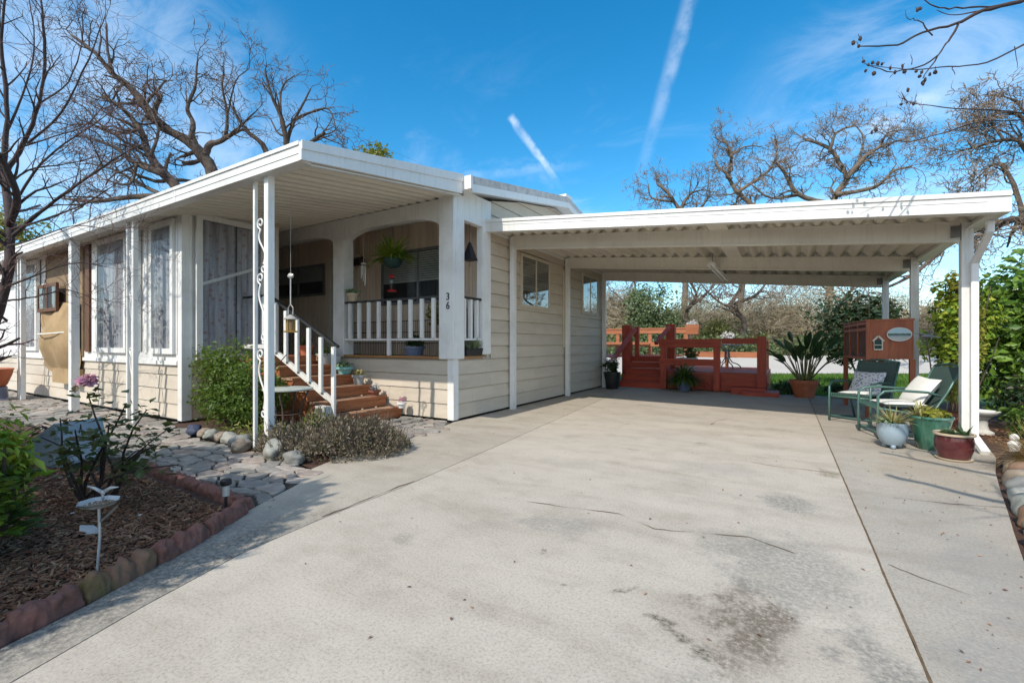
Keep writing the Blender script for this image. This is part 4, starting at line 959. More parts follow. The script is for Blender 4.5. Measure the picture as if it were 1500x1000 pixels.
def potlathe(r0, r1, h, rimh=.04, rimo=.015, lipin=.02):
    return [(r0*.96, 0), (r0, .008), (r0 + (r1-r0)*.55, h*.5), (r1, h-rimh), (r1+rimo, h-rimh+.004), (r1+rimo, h), (r1-lipin, h), (r1-lipin, h-.05)]
def pot(t, c, r0, r1, h, mat, n=28, name='pot', **k):
    m = MB(); m.lathe(potlathe(r0, r1, h, **k), c[0], c[1], c[2], n); o = m.build(name, M[mat], t, smooth=True)
    m = MB(); m.lathe([(r1-.028, h-.055), (r1-.03, h-.035)], c[0], c[1], c[2], n); m.build('soil', M['soil'], t); return o
def tuft(mb, c, n, L, w, spread, droop, seed, seg=4, zup=1., lv=.4):
    q = random.Random(seed)
    for i in range(n):
        a = q.uniform(0, 2*PI); t = q.uniform(0, 1)**.7*spread; d = Vector((math.cos(a)*t, math.sin(a)*t, zup))
        p = Vector(c) + Vector((math.cos(a), math.sin(a), 0))*q.uniform(0, .04); mb.blade(p, d, L*q.uniform(1-lv, 1+lv*.4), w*q.uniform(.7,1.2), droop*q.uniform(.5,1.4), seg)
def clump(mb, c, rx, ry, rz, n, size, seed, shell=.5, asp=.55, zmin=None, up=.3, lumps=9):
    """leaves packed in irregular lumps through an ellipsoid"""
    q = random.Random(seed); cs = []
    for i in range(lumps):
        while True:
            v = Vector((q.uniform(-1,1), q.uniform(-1,1), q.uniform(-1,1)))
            if .15 < v.length < .95: break
        cs.append((v, q.uniform(.28,.52)))
    k = 0
    while k < n:
        lv, lr = cs[q.randrange(lumps)]
        v = Vector((q.gauss(0,1), q.gauss(0,1), q.gauss(0,1))).normalized()*(q.random()**shell)*lr + lv*.72
        p = Vector((c[0]+v.x*rx, c[1]+v.y*ry, c[2]+v.z*rz))
        if zmin is not None and p.z < zmin: continue
        out = Vector((v.x, v.y, v.z + up)); out = (out + Vector((q.gauss(0,.6), q.gauss(0,.6), q.gauss(0,.5)))).normalized()
        d = Vector((q.gauss(0,1), q.gauss(0,1), q.gauss(-.1,.7))); d = (d - out*d.dot(out)*.8).normalized()
        s = size*q.uniform(.4,1.15)*(1.45 if q.random() < .15 else 1); mb.leaf(p, d, out, s, s*asp*q.uniform(.75,1.2), q.uniform(.05,.3)); k += 1
def stems(mb, c, tops, r, seed, n=5):
    q = random.Random(seed)
    for tp in tops:
        a, b = Vector(c) + Vector((q.uniform(-.03,.03), q.uniform(-.03,.03), 0)), Vector(tp); pts = []
        for i in range(5):
            t = i/4; pts.append(a.lerp(b, t) + Vector((q.gauss(0,.02), q.gauss(0,.02), 0))*(1 if 0 < i < 4 else 0)*((b-a).length))
        mb.tube(pts, [r*(1-.6*i/4) for i in range(5)], n)

# patio table with a white pot on the deck
tb = thing('patio_table', 'round glass patio table with curved grey legs on the deck', 'table', (-1.51, 15.2, .5))
m = MB(); m.lathe([(.46,0), (.47,.004), (.47,.012), (.46,.016)], -1.51, 15.2, 1.19, 36); m.build('table_top', M['glass'], tb, smooth=True)
m = MB(); m.tube([(-1.51+.475*math.cos(a*PI/18), 15.2+.475*math.sin(a*PI/18), 1.198) for a in range(36)], .014, 6, closed=True); m.build('rim', M['galv'], tb, smooth='all')
for k in range(4):
    a = k*PI/2 + .5; ca, sa = math.cos(a), math.sin(a)
    pts = [(-1.51+r*ca, 15.2+r*sa, z) for r, z in ((.40,.505), (.39,.56), (.30,.63), (.15,.68), (.07,.8), (.06,1.0), (.14,1.12), (.34,1.185))]
    m = MB(); m.tube(pts, .018, 6); m.build('leg', M['galv'], tb, smooth='all')
wp = thing('flower_pot', 'white pot of white flowers on the deck table', 'pot', (-1.51, 15.2, 1.206))
pot(wp, (-1.51,15.2,1.207), .10, .15, .24, 'linen'); m = MB(); bloom(m, (-1.51,15.2,1.45), .19, 150, .08, 5); m.build('blooms', M['petal_white'], wp)
# white tub behind the railing
wt = thing('planter_tub', 'white planter tub behind the near deck railing', 'planter', (-2.35, 13.5, .5)); pot(wt, (-2.35,13.5,.501), .20, .25, .35, 'linen')
m = MB(); clump(m, (-2.35,13.5,1.05), .32, .3, .28, 420, .09, 8, zmin=.8); m.build('foliage', M['leaf_olive'], wt)

# potted plants by the deck
t = thing('flower_pot', 'tall black pot of white flowers against the last driveway post', 'pot', (-4.12, 12.25, 0)); pot(t, (-4.12,12.25,0), .16, .22, .46, 'blackpot')
m = MB(); clump(m, (-4.12,12.25,.62), .30, .28, .24, 750, .085, 9, zmin=.42); m.build('foliage', M['leaf_dark'], t)
m = MB(); bloom(m, (-4.12,12.2,.72), .24, 60, .06, 10, .8); m.build('blooms', M['petal_white'], t)
t = thing('fern_pot', 'feathery green fern in a slate blue pot before the lattice', 'fern', (-2.28, 12.55, 0)); pot(t, (-2.28,12.55,0), .14, .21, .30, 'slateblue')
m = MB(); tuft(m, (-2.28,12.55,.27), 420, .58, .045, 1.6, 1.3, 11, 5); m.build('fronds', M['leaf_mid'], t)
t = thing('bird_of_paradise', 'bird of paradise plant in a terracotta pot on the concrete corner', 'potted plant', (.38, 12.65, 0)); pot(t, (.38,12.65,0), .20, .29, .40, 'terracotta', rimh=.08)
q = random.Random(31); lm = MB(); sm = MB()
for i in range(34):
    a = q.uniform(0, 2*PI); lean = q.uniform(.05, .95); L = q.uniform(.45, 1.0); b = Vector((.38+math.cos(a)*.10, 12.65+math.sin(a)*.10, .36))
    d = Vector((math.cos(a)*lean, math.sin(a)*lean*.8, 1)).normalized(); e = b + d*L
    sm.tube([b, b + d*L*.5 + Vector((0,0,.02)), e], [.017, .013, .009], 5)
    d2 = (d + Vector((math.cos(a)*.35, math.sin(a)*.3, -.12 if lean > .45 else .0))).normalized(); Lb = q.uniform(.3,.5); wv = q.uniform(.10,.16)
    side = d2.cross(Vector((q.gauss(0,.7), q.gauss(0,.7), 1))).normalized(); nrm = side.cross(d2); vs = []
    for k in range(7):
        u = k/6; ww = wv*math.sin(PI*min(1, u*.93+.05))**.75*.5; c = e + d2*(Lb*u) + nrm*(-.10*u*u*Lb)
        vs += [c - side*ww + nrm*ww*.45, c, c + side*ww + nrm*ww*.45]
    lm.add(vs, [f for k in range(6) for f in ((3*k, 3*k+1, 3*k+4, 3*k+3), (3*k+1, 3*k+2, 3*k+5, 3*k+4))])
sm.build('stalk', M['stalk'], t); lm.build('leaf', M['leaf_strap'], t)

# ------------------------------------------------------------------ rabbit hutch
hu = thing('rabbit_hutch', 'raised red-brown wooden hutch with wire side and plywood end', 'hutch', (1.5, 9.72, 0), rotz=math.radians(5))
HB, HT = .99, 1.63
m = MB(); m.box(-.30, 0, HB, .30, .02, HT); m.box(.28, .0205, HB, .30, 1.78, HT); m.box(-.30, 1.76, HB, .279, 1.78, HT); m.box(-.279, .0205, HB, .279, 1.759, HB+.02); m.build('plywood_shell', M['hutch'], hu, local=True)
m = MB(); m.hexa([(-.335,-.012,HT+.001), (.312,-.012,HT+.001), (.312,1.80,HT+.001), (-.335,1.80,HT+.001)], [(-.335,-.012,HT+.022), (.312,-.012,HT+.032), (.312,1.80,HT+.032), (-.335,1.80,HT+.022)]); m.build('roof', M['hutch'], hu, local=True)
m = MB()
for y in (.0, .62, 1.24, 1.73): m.box(-.322, y, HB-.02, -.301, y+.05, HT)
for z in (HB-.02, HT-.06, HT-.16): m.box(-.3215, .051, z, -.302, 1.729, z+.05)
m.build('side_frame', M['hutch'], hu, local=True)
m = MB()
for i in range(70): m.box(-.299, .05+.024*i, HB+.03, -.2975, .0515+.024*i, HT-.06)
for i in range(21): m.box(-.2972, .05, HB+.04+.025*i, -.2957, 1.73, HB+.0415+.025*i)
m.build('wire_mesh', M['galv'], hu, local=True)
m = MB(); m.box(-.278, .03, HB+.021, .278, 1.75, HB+.06); m.box(.0, .03, HB+.061, .275, .9, HB+.45); m.build('hay_box', M['brownwood'], hu, local=True)
for x, y in ((-.29,.03), (.29,.03), (-.29,1.75), (.29,1.75)):
    m = MB(); m.box(x-.035, y-.03, 0, x+.035, y+.04, HB-.001); m.build('leg', M['hutch'], hu, local=True)
pc = thing('oval_plaque', 'oval painted lake scene plaque on the plywood end of the hutch', 'plaque', (1.61, 9.715, 1.40), rotz=math.radians(5))
m = MB(); m.prism([(.155*math.cos(a*PI/20), .105*math.sin(a*PI/20)) for a in range(40)], lambda a, b, q: (a, q, b), -.003, -.018); m.build('picture', M['oval'], pc, local=True)
m = MB(); m.tube([(.158*math.cos(a*PI/20), -.014, .108*math.sin(a*PI/20)) for a in range(40)], .009, 6, closed=True); m.build('frame', M['linen'], pc, local=True, smooth='all')
bh = thing('birdhouse_ornament', 'small cream house shaped ornament on the plywood end of the hutch', 'ornament', (1.335, 9.70, 1.14), rotz=math.radians(5))
m = MB(); 
for a in ((-.06,-.055), (.045,.06)): m.box(a[0], -.03, 0, a[1], -.003, .16) if a[0] < 0 else m.box(a[0], -.03, 0, a[1], -.003, .16)
m.box(-.0545, -.03, 0, .0445, -.003, .02); m.box(-.0545, -.03, .08, .0445, -.003, .092); m.bar((-.075,-.016,.15), (0,-.016,.235), .026, .018, (0,1,0)); m.bar((.075,-.016,.15), (0,-.016,.235), .026, .018, (0,1,0))
m.build('house_frame', M['cream'], bh, local=True)
m = MB(); m.box(-.05, -.008, .02, .044, -.004, .17); m.build('window', M['teal_dark'], bh, local=True)

# ------------------------------------------------------------------ patio chairs
def patio_chair(t, sling='sling'):
    w = .29
    for s in (-1, 1):
        y = s*w
        m = MB(); m.tube([(-.33,y,0), (-.34,y,.30), (-.335,y,.56), (-.27,y,.625), (-.1,y,.64), (.2,y,.625), (.33,y,.58)], .017, 7); m.build('arm', M['chair'], t, smooth='all', local=True)
        m = MB(); m.tube([(-.33,y,.08), (-.05,y,.06), (.25,y,.03), (.42,y,.0)], .014, 6); m.tube([(.42,y,0), (.30,y,.30), (.30,y,.42)], .015, 6); m.build('leg', M['chair'], t, smooth='all', local=True)
    m = MB(); m.tube([(-.33,-w,.08), (-.33,w,.08)], .012, 6); m.tube([(-.32,-w,.40), (-.33,0,.405), (-.32,w,.40)], .02, 7); m.tube([(.22,-w,.33), (.22,w,.33)], .013, 6)
    for s in (-1, 1): m.tube([(-.32,s*w*.98,.40), (.0,s*w*.98,.35), (.24,s*w*.98,.34), (.40,s*w*.98,.62), (.55,s*w*.98,.95)], .015, 6)
    m.tube([(.55,-w*.98,.95), (.565,0,.985), (.55,w*.98,.95)], .015, 6); m.build('frame', M['chair'], t, smooth='all', local=True)
    m = MB(); vs = []
    prof_ = [(-.325,.425), (-.2,.40), (0,.362), (.2,.345), (.26,.365), (.33,.49), (.42,.665), (.50,.84), (.55,.95)]
    for x, z in prof_: vs += [(x, -w*.95, z), (x, w*.95, z)]
    k = len(prof_); vs2 = [(x+.006, y, z-.008) for x, y, z in vs]
    m.add(vs + vs2, [(2*i, 2*i+1, 2*i+3, 2*i+2) for i in range(k-1)] + [(2*k+2*i, 2*k+2*i+2, 2*k+2*i+3, 2*k+2*i+1) for i in range(k-1)]); m.build('sling', M[sling], t, local=True)
    m = MB()
    for i in range(16): m.box(-.345, -.26+.034*i, .402, -.315, -.252+.034*i, .445)
    m.tube([(-.33,-.28,.448), (-.33,.28,.448)], .009, 5); m.build('front_grille', M['chair'], t, local=True)
c1 = thing('patio_chair', 'green metal patio chair with patterned pillow, nearer the hutch', 'chair', (1.04, 9.14, 0), 'green patio chairs', rotz=math.radians(58)); patio_chair(c1)
c2 = thing('patio_chair', 'green metal patio chair with plain white pillow behind the pale blue pot', 'chair', (1.30, 7.95, 0), 'green patio chairs', rotz=math.radians(14)); patio_chair(c2)
def cushion(name, label, loc, rz, rx, w, h, t, mat, pitch=0):
    m = MB(); n = 14; vs = []; fs = []
    for side in (1, -1):
        for j in range(n+1):
            for i in range(n+1):
                u, v = 2*i/n-1, 2*j/n-1; e = max(0, (1-abs(u)**2.6)*(1-abs(v)**2.6))**.5
                k = 1 - .06*(abs(u*v))**.5*0; pin = 1 - .07*(1-abs(v))*abs(u)**4; vs.append((u*w/2*pin, v*h/2*(1-.07*(1-abs(u))*abs(v)**4), side*(t/2*e + .004)))
    q = (n+1)**2
    for s in (0, 1):
        for j in range(n):
            for i in range(n):
                a = s*q + j*(n+1)+i; f = (a, a+1, a+n+2, a+n+1); fs.append(f if s == 0 else f[::-1])
    R_ = Matrix.Translation(Vector(loc)) @ Matrix.Rotation(rz, 4, 'Z') @ Matrix.Rotation(pitch, 4, 'Y') @ Matrix.Rotation(rx, 4, 'X')
    m.add([R_ @ Vector(v) for v in vs], fs); o = m.build(name, M[mat], None, origin=loc, smooth='all'); return tag(o, label, 'cushion')
def on_chair(c, x, z): return tuple(c.location + Matrix.Rotation(c.rotation_euler.z, 3, 'Z') @ Vector((x, 0, z)))
cushion('pillow', 'white and navy patterned square pillow leaning on the farther green chair', on_chair(c1,.18,.61), c1.rotation_euler.z, 0, .42, .46, .13, 'quilt', math.radians(-58))
cushion('seat_cushion', 'white seat cushion lying on the farther green chair', on_chair(c1,.0,.455), c1.rotation_euler.z, 0, .44, .46, .08, 'linen')
cushion('pillow', 'plain white pillow leaning back on the nearer green chair', on_chair(c2,.24,.62), c2.rotation_euler.z, .1, .42, .46, .14, 'linen', math.radians(-56))
cushion('seat_cushion', 'white seat cushion lying on the nearer green chair', on_chair(c2,.0,.45), c2.rotation_euler.z, 0, .46, .48, .07, 'linen')

# ------------------------------------------------------------------ glazed pots by the front carport post
t = thing('footed_pot', 'pale blue round pot on little feet with spiky plants', 'pot', (1.10, 7.02, 0))
m = MB(); m.lathe([(.04,.04), (.09,.045), (.125,.09), (.147,.16), (.149,.22), (.141,.28), (.146,.30), (.141,.31), (.128,.305), (.125,.27)], 1.10, 7.02, 0, 36)
for k in range(3):
    a = k*2.09 + .5; m.blob((1.10+.078*math.cos(a), 7.02+.078*math.sin(a), .027), .028, .032, .03, k, 2, 0)
m.build('pot', M['bluepot'], t, smooth=True); m = MB(); m.lathe([(.126,.26), (.124,.285)], 1.10, 7.02, 0, 24); m.build('soil', M['soil'], t)
m = MB(); tuft(m, (1.10,7.02,.28), 130, .26, .02, 1.5, .5, 41, 4); m.build('spikes', M['spiky'], t)
m = MB(); clump(m, (1.05,6.95,.30), .15, .11, .06, 220, .05, 42, zmin=.2); m.build('trailing_leaves', M['succulent'], t)
t = thing('cone_pot', 'large green glazed cone shaped pot beside the carport post', 'pot', (1.47, 7.17, 0))
m = MB(); m.lathe([(.10,0), (.115,.01), (.155,.16), (.197,.34), (.208,.37), (.216,.375), (.213,.40), (.192,.395), (.188,.34)], 1.47, 7.17, 0, 36); m.build('pot', M['greenpot'], t, smooth=True)
m = MB(); m.lathe([(.19,.33), (.188,.355)], 1.47, 7.17, 0, 24); m.build('soil', M['soil'], t)
m = MB(); tuft(m, (1.38,7.14,.35), 70, .22, .035, 1.3, .5, 43, 4); m.build('bromeliad', M['spiky'], t)
m = MB(); clump(m, (1.49,7.14,.42), .19, .18, .09, 320, .06, 44, zmin=.34); m.build('foliage', M['leaf_yellow'], t)
t = thing('bowl_pot', 'dark maroon glazed pot with succulents in front of the carport post', 'pot', (1.56, 6.66, 0))
m = MB(); m.lathe([(.115,.025), (.13,.03), (.158,.12), (.162,.20), (.154,.255), (.162,.262)], 1.56, 6.66, 0, 40); m.build('pot', M['maroon'], t, smooth=True)
m = MB(); m.lathe([(.162,.263), (.173,.268), (.175,.285), (.167,.29), (.152,.284), (.15,.25)], 1.56, 6.66, 0, 40); m.build('rim', M['rim'], t, smooth=True)
m = MB(); m.lathe([(.12,0), (.15,.008), (.155,.022), (.147,.024), (.11,.018)], 1.56, 6.66, 0, 40); m.build('saucer', M['rim'], t, smooth=True)
m = MB(); m.lathe([(.151,.25), (.15,.268)], 1.56, 6.66, 0, 24); m.build('soil', M['soil'], t)
m = MB()
for (x, y, r, n, sd) in ((1.49,6.62,.085,70,1), (1.58,6.60,.05,40,2), (1.64,6.66,.055,50,3), (1.55,6.72,.065,50,4)):
    q = random.Random(sd)
    for i in range(n):
        a = i*2.4; u = i/n; d = Vector((math.cos(a)*(1-u*.7), math.sin(a)*(1-u*.7), .25+u)).normalized(); m.leaf(Vector((x,y,.265+.02*u)), d, Vector((0,0,1)), r*(1-.4*u), r*.5, .2)
m.build('succulents', M['succulent'], t)
m = MB(); tuft(m, (1.64,6.64,.262), 14, .18, .03, .9, .3, 47); m.build('strap_leaves', M['leaf_strap'], t)
BX, BY = 2.34, 8.75
bb = thing('bird_bath', 'white bird bath bowl on a pedestal behind the carport post', 'bird bath', (BX, BY, 0))
m = MB(); m.lathe([(.12,0), (.12,.03), (.07,.06), (.055,.12), (.06,.20), (.10,.24), (.11,.25)], BX, BY, 0, 28); m.build('pedestal', M['block'], bb, smooth=True)
m = MB(); m.lathe([(.09,.251), (.15,.27), (.185,.305), (.19,.32), (.175,.318), (.12,.29), (.02,.28)], BX, BY, 0, 36); m.build('bowl', M['linen'], bb, smooth=True)
gs = thing('garden_stake', 'grey bird shaped garden ornament on a thin dark rod beside the hutch', 'garden ornament', (1.94, 9.05, 0))
m = MB(); m.tube([(1.940,9.05,0), (1.900,9.12,.7), (1.850,9.2,1.33)], .009, 6); m.build('rod', M['iron'], gs)
m = MB(); m.blob((1.850,9.2,1.36), .08, .03, .034, 3, 3, .12, .2); m.blob((1.780,9.19,1.40), .026, .022, .024, 4, 2, .05); m.bar((1.760,9.19,1.40), (1.710,9.19,1.395), .008, .01); m.hexa([(1.900,9.19,1.35), (2.000,9.17,1.33), (2.000,9.23,1.33), (1.900,9.21,1.35)], [(1.900,9.19,1.375), (2.000,9.17,1.345), (2.000,9.23,1.345), (1.900,9.21,1.375)]); m.bar((1.850,9.23,1.37), (1.920,9.30,1.42), .05, .012); m.build('bird', M['galv'], gs, smooth=True)
# solar stake lights
def solar(loc, label):
    t = thing('solar_light', label, 'garden light', loc, 'solar path lights'); x, y, z = loc
    m = MB(); m.tube([(x,y,z-.03), (x,y,z+.12)], .011, 8); m.build('stake', M['blackpot'], t); m = MB(); m.tube([(x,y,z+.121), (x,y,z+.20)], .024, 12); m.build('lens', M['pewter'], t, smooth=True)
    m = MB(); m.lathe([(.034,0), (.038,.006), (.038,.034), (.03,.042)], x, y, z+.201, 18); m.build('cap', M['blackpot'], t, smooth=True)
solar((-3.56,1.80,0), 'black capped solar light behind the scalloped edging at the bed corner')
t = thing('ceramic_figure', 'small pale ceramic figure among the leaves by the downspout', 'garden ornament', (2.12, 7.0, 0))
m = MB(); m.lathe([(.06,0), (.065,.01), (.05,.05), (.035,.10), (.05,.14), (.055,.17), (.03,.2)], 2.12, 7.0, 0, 16); m.build('body', M['linen'], t, smooth=True); m = MB(); m.blob((2.12,7.0,.235), .042, .042, .042, 6, 2, .05); m.build('head', M['linen'], t, smooth=True)

# river stones along the right edge
ST_ = [(1.02,2.5,'grey'), (1.07,2.78,'tan'), (1.12,3.02,'grey'), (1.17,3.28,'blue'), (1.21,3.54,'grey'), (1.27,3.80,'grey'), (1.32,4.05,'blue'), (1.37,4.30,'tan'), (1.42,4.56,'rust'), (1.48,4.84,'pale'), (1.56,5.14,'pale'), (1.64,5.42,'grey'), (1.72,5.74,'tan'), (1.80,6.0,'rust'), (1.86,6.28,'tan'), (1.93,6.58,'cobalt')]
ORDW = ['nearest the camera end', 'second', 'third', 'fourth', 'fifth', 'sixth', 'seventh', 'eighth', 'ninth', 'tenth', 'eleventh', 'twelfth', 'thirteenth', 'fourteenth', 'fifteenth', 'sixteenth']
CN = {'blue':'blue-grey', 'grey':'mid grey', 'tan':'tan', 'pale':'pale greenish grey', 'rust':'rust brown', 'cobalt':'dark cobalt'}
for i, (x, y, c) in enumerate(ST_):
    q = random.Random(i+50); n_ = len(ST_)-i
    m = MB(); m.blob((x+.09, y, .035), .14*q.uniform(.8,1.15), .10*q.uniform(.85,1.2), .098*q.uniform(.85,1.2), i, 3, .16, q.uniform(-.7,.7))
    o = m.build('river_stone', next(k for k in M['stone'] if k.name.endswith(c)), None, origin=(x+.09, y, 0), smooth='all')
    tag(o, '%s rounded river stone, %s along the driveway edge from the downspout' % (CN[c], ['first','second','third','fourth','fifth','sixth','seventh','eighth','ninth','tenth','eleventh','twelfth','thirteenth','fourteenth','fifteenth','sixteenth'][n_-1]), 'stone', 'river stones along the driveway')
# ------------------------------------------------------------------ things on and around the porch
t = thing('hanging_basket', 'green hanging basket of fern in the middle of the right porch arch', 'hanging plant', (-6.10, 5.95, 2.6))
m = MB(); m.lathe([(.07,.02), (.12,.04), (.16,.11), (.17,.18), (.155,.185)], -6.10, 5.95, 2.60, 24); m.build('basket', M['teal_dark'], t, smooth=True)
m = MB()
for k in range(3): a = k*2.09; m.tube([(-6.10+.19*math.cos(a), 5.95+.19*math.sin(a), 2.80), (-6.10,5.95,3.15)], .004, 4)
m.tube([(-6.10,5.95,3.15), (-6.10,5.95,3.604)], .005, 4); m.build('hanger', M['cord'], t)
m = MB(); tuft(m, (-6.10,5.95,2.74), 170, .56, .07, 1.5, .95, 60, 6); m.build('fronds', M['fern'], t)
t = thing('hummingbird_feeder', 'clear and red hummingbird feeder below the fern basket', 'bird feeder', (-6.12, 5.95, 2.18))
m = MB(); m.lathe([(.02,0), (.085,.012), (.095,.03), (.05,.05)], -6.12, 5.95, 2.18, 20); m.build('base', M['plastic_red'], t, smooth=True)
m = MB(); m.lathe([(.025,.051), (.03,.09), (.045,.15), (.055,.22), (.03,.26)], -6.12, 5.95, 2.18, 16); m.build('bottle', M['plastic_clear'], t, smooth=True)
m = MB(); m.lathe([(.05,.261), (.055,.285), (.025,.32)], -6.12, 5.95, 2.18, 16); m.tube([(-6.12,5.95,2.5), (-6.11,5.95,2.60)], .004, 4); m.build('cap', M['plastic_red'], t, smooth=True)
t = thing('wind_bell', 'dark pyramid shaped bell hanging in the narrow porch opening', 'bell', (-4.60, 6.26, 2.65))
m = MB(); m.hexa([(-4.70,6.16,2.66), (-4.50,6.16,2.66), (-4.50,6.36,2.66), (-4.70,6.36,2.66)], [(-4.615,6.245,2.97), (-4.585,6.245,2.97), (-4.585,6.275,2.97), (-4.615,6.275,2.97)]); m.build('bell', M['bell'], t, bevel=.004)
m = MB(); m.tube([(-4.60,6.26,2.97), (-4.60,6.26,3.282)], .006, 5); m.tube([(-4.60,6.26,2.66), (-4.6,6.26,2.56)], .004, 4); m.build('cord', M['cord'], t)
t = thing('wind_chime', 'white tube wind chime hanging beside the porch door', 'wind chime', (-7.0, 6.05, 2.4))
m = MB(); m.lathe([(.05,0), (.055,.015), (.02,.03)], -6.98, 6.05, 2.78, 12); m.tube([(-6.98,6.05,2.80), (-6.98,6.05,3.60)], .004, 4); m.build('top', M['linen'], t)
for k in range(5):
    a = k*1.256; x, y = -6.98+.04*math.cos(a), 6.05+.04*math.sin(a); m = MB(); m.tube([(x,y,2.36+.05*k), (x,y,2.75)], .009, 8); m.tube([(x,y,2.75), (x,y,2.782)], .002, 3); m.build('chime_tube', M['lampwhite'], t, smooth=True)
t = thing('rail_pot', 'cream clay pot of succulents standing on the porch rail by the column', 'pot', (-6.93, 5.76, 2.035)); pot(t, (-6.93,5.76,2.034), .08, .11, .15, 'rim', 20); m = MB(); clump(m, (-6.93,5.76,2.2), .13, .12, .09, 160, .07, 61, zmin=2.14); m.build('foliage', M['succulent'], t)
# black wire pen along the deck
t = thing('pet_pen', 'black wire pet pen standing inside the porch railing', 'pet pen', (-6.0, 6.1, ZD))
m = MB(); x = -7.35
while x < -4.65: m.box(x, 6.10, 1.021, x+.006, 6.106, 1.66); x += .045
for z in (1.03, 1.25, 1.45, 1.655): m.box(-7.35, 6.1065, z, -4.66, 6.113, z+.012)
m.build('wire_panel', M['black'], t)
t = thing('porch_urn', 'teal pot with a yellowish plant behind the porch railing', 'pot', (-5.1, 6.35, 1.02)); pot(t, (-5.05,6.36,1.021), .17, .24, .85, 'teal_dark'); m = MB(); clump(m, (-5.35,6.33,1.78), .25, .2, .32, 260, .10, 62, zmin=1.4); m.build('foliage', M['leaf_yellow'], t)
t = thing('porch_pot', 'low dark pot of leaves on the porch floor behind the railing', 'pot', (-5.6, 5.98, 1.02)); pot(t, (-5.6,5.98,1.021), .14, .17, .18, 'slateblue'); m = MB(); clump(m, (-5.6,5.98,1.3), .25, .12, .12, 200, .08, 63, zmin=1.16); m.build('foliage', M['leaf_dark'], t)
t = thing('planter_trough', 'black trough of blue-green succulents on the narrow porch sill', 'planter', (-4.58, 6.25, 1.04))
m = MB(); m.hexa([(-4.68,6.03,1.041), (-4.50,6.03,1.041), (-4.50,6.48,1.041), (-4.68,6.48,1.041)], [(-4.70,6.01,1.17), (-4.48,6.01,1.17), (-4.48,6.50,1.17), (-4.70,6.50,1.17)]); m.build('trough', M['blackpot'], t, bevel=.006)
m = MB(); tuft(m, (-4.58,6.38,1.16), 34, .22, .03, 1., .4, 64); tuft(m, (-4.58,6.18,1.16), 20, .12, .03, 1.2, .5, 65); m.build('succulents', M['succulent'], t)
# pots on the steps
def steppot(name, label, i, y, r0, r1, h, mat, leafm, n, size, sd, dx=-.12):
    x = fr[i] + dx; z = .1733*(i+1) + .005; t = thing(name, label, 'pot', (x, y, z)); pot(t, (x,y,z), r0, r1, h, mat, 22)
    m = MB(); clump(m, (x,y,z+h+.03), r1*1.1, r1*1.1, .07, n, size, sd, zmin=z+h-.04); m.build('foliage', M[leafm], t)
steppot('step_bowl', 'turquoise bowl of succulents on the second step from the top', 3, 5.5, .10, .15, .13, 'teal', 'succulent', 160, .06, 66)
steppot('step_pot', 'grey pot of red-tipped succulents on the middle step', 2, 5.5, .075, .10, .17, 'greypot', 'spiky', 120, .06, 67)
steppot('step_pot', 'low pot of pale flowers on the second step from the bottom', 1, 5.52, .07, .10, .10, 'terra_dark', 'petal_white', 140, .06, 68)
steppot('step_pot', 'tiny white pot of red flowers beside the bottom step', 0, 5.55, .05, .065, .10, 'linen', 'petal_pink', 50, .05, 69, .14)
t = bpy.data.objects.get('step_pot.002')
steppot('step_pot', 'wide grey pot with leafy plant at the top of the steps', 4, 5.4, .11, .15, .20, 'greypot', 'leaf_olive', 170, .08, 70, -.18)
t = thing('step_pot', 'terracotta pot at the top of the steps by the column', 'pot', (-7.66, 5.3, 1.04)); pot(t, (-7.66,5.3,1.036), .10, .14, .18, 'terracotta', 22); m = MB(); clump(m, (-7.66,5.3,1.28), .15, .14, .08, 90, .08, 71, zmin=1.2); m.build('foliage', M['leaf_olive'], t)
o = MB(); q = random.Random(9)
for k in range(16): a = k*.39; o.blob((-7.22+.0, 5.32+.10*math.cos(a), .99+.07*math.sin(a)), .035, .04, .04, k, 1, .2)
o = o.build('cone_wreath', M['step_top'], None, origin=(-7.22,5.32,.88), smooth=True); tag(o, 'brown pine cone wreath leaning on the top step', 'wreath')
o = MB(); o.box(-7.26, 5.52, .875, -7.12, 5.64, 1.02); o = o.build('white_block', M['block'], None, origin=(-7.2,5.58,.875), bevel=.008); tag(o, 'small white block at the wall end of the top step', 'block')
# rusty table, cinder block, lantern
t = thing('side_table', 'round weathered side table with curved rusty legs beside the steps', 'table', (-5.98, 3.85, 0))
m = MB(); m.lathe([(.31,0), (.325,.006), (.325,.022), (.31,.028)], -5.98, 3.85, .60, 32); m.build('table_top', M['tabletop'], t, smooth=True)
for k in range(4):
    a = k*PI/2+.6; ca, sa = math.cos(a), math.sin(a); m = MB(); m.tube([(-5.98+r*ca, 3.85+r*sa, z) for r, z in ((.28,.598), (.24,.5), (.17,.36), (.16,.22), (.20,.1), (.27,.0))], .013, 6); m.build('leg', M['iron'], t, smooth='all')
m = MB(); m.tube([(-5.98+.17*math.cos(a*PI/9), 3.85+.17*math.sin(a*PI/9), .27) for a in range(18)], .008, 5, closed=True); m.build('ring', M['iron'], t, smooth='all')
o = MB(); o.box(-5.63, 4.02, 0, -5.43, 4.14, .02); o.box(-5.63, 4.02, .02, -5.60, 4.14, .38); o.box(-5.46, 4.02, .02, -5.43, 4.14, .38); o.box(-5.599, 4.03, .18, -5.461, 4.13, .21); o.box(-5.599, 4.02, .35, -5.461, 4.14, .379)
o = o.build('cinder_block', M['block'], None, origin=(-5.53,4.08,0), bevel=.004); tag(o, 'pale cinder block standing on end at the foot of the steps', 'block')
t = thing('lantern_feeder', 'brass lantern shaped bird feeder hanging beside the front awning post', 'bird feeder', (-5.92, 3.55, 1.45))
x, y = -5.72, 3.72
t.location = (x, y, 1.40); WM[t] = Matrix.Translation(Vector((x, y, 1.40)))
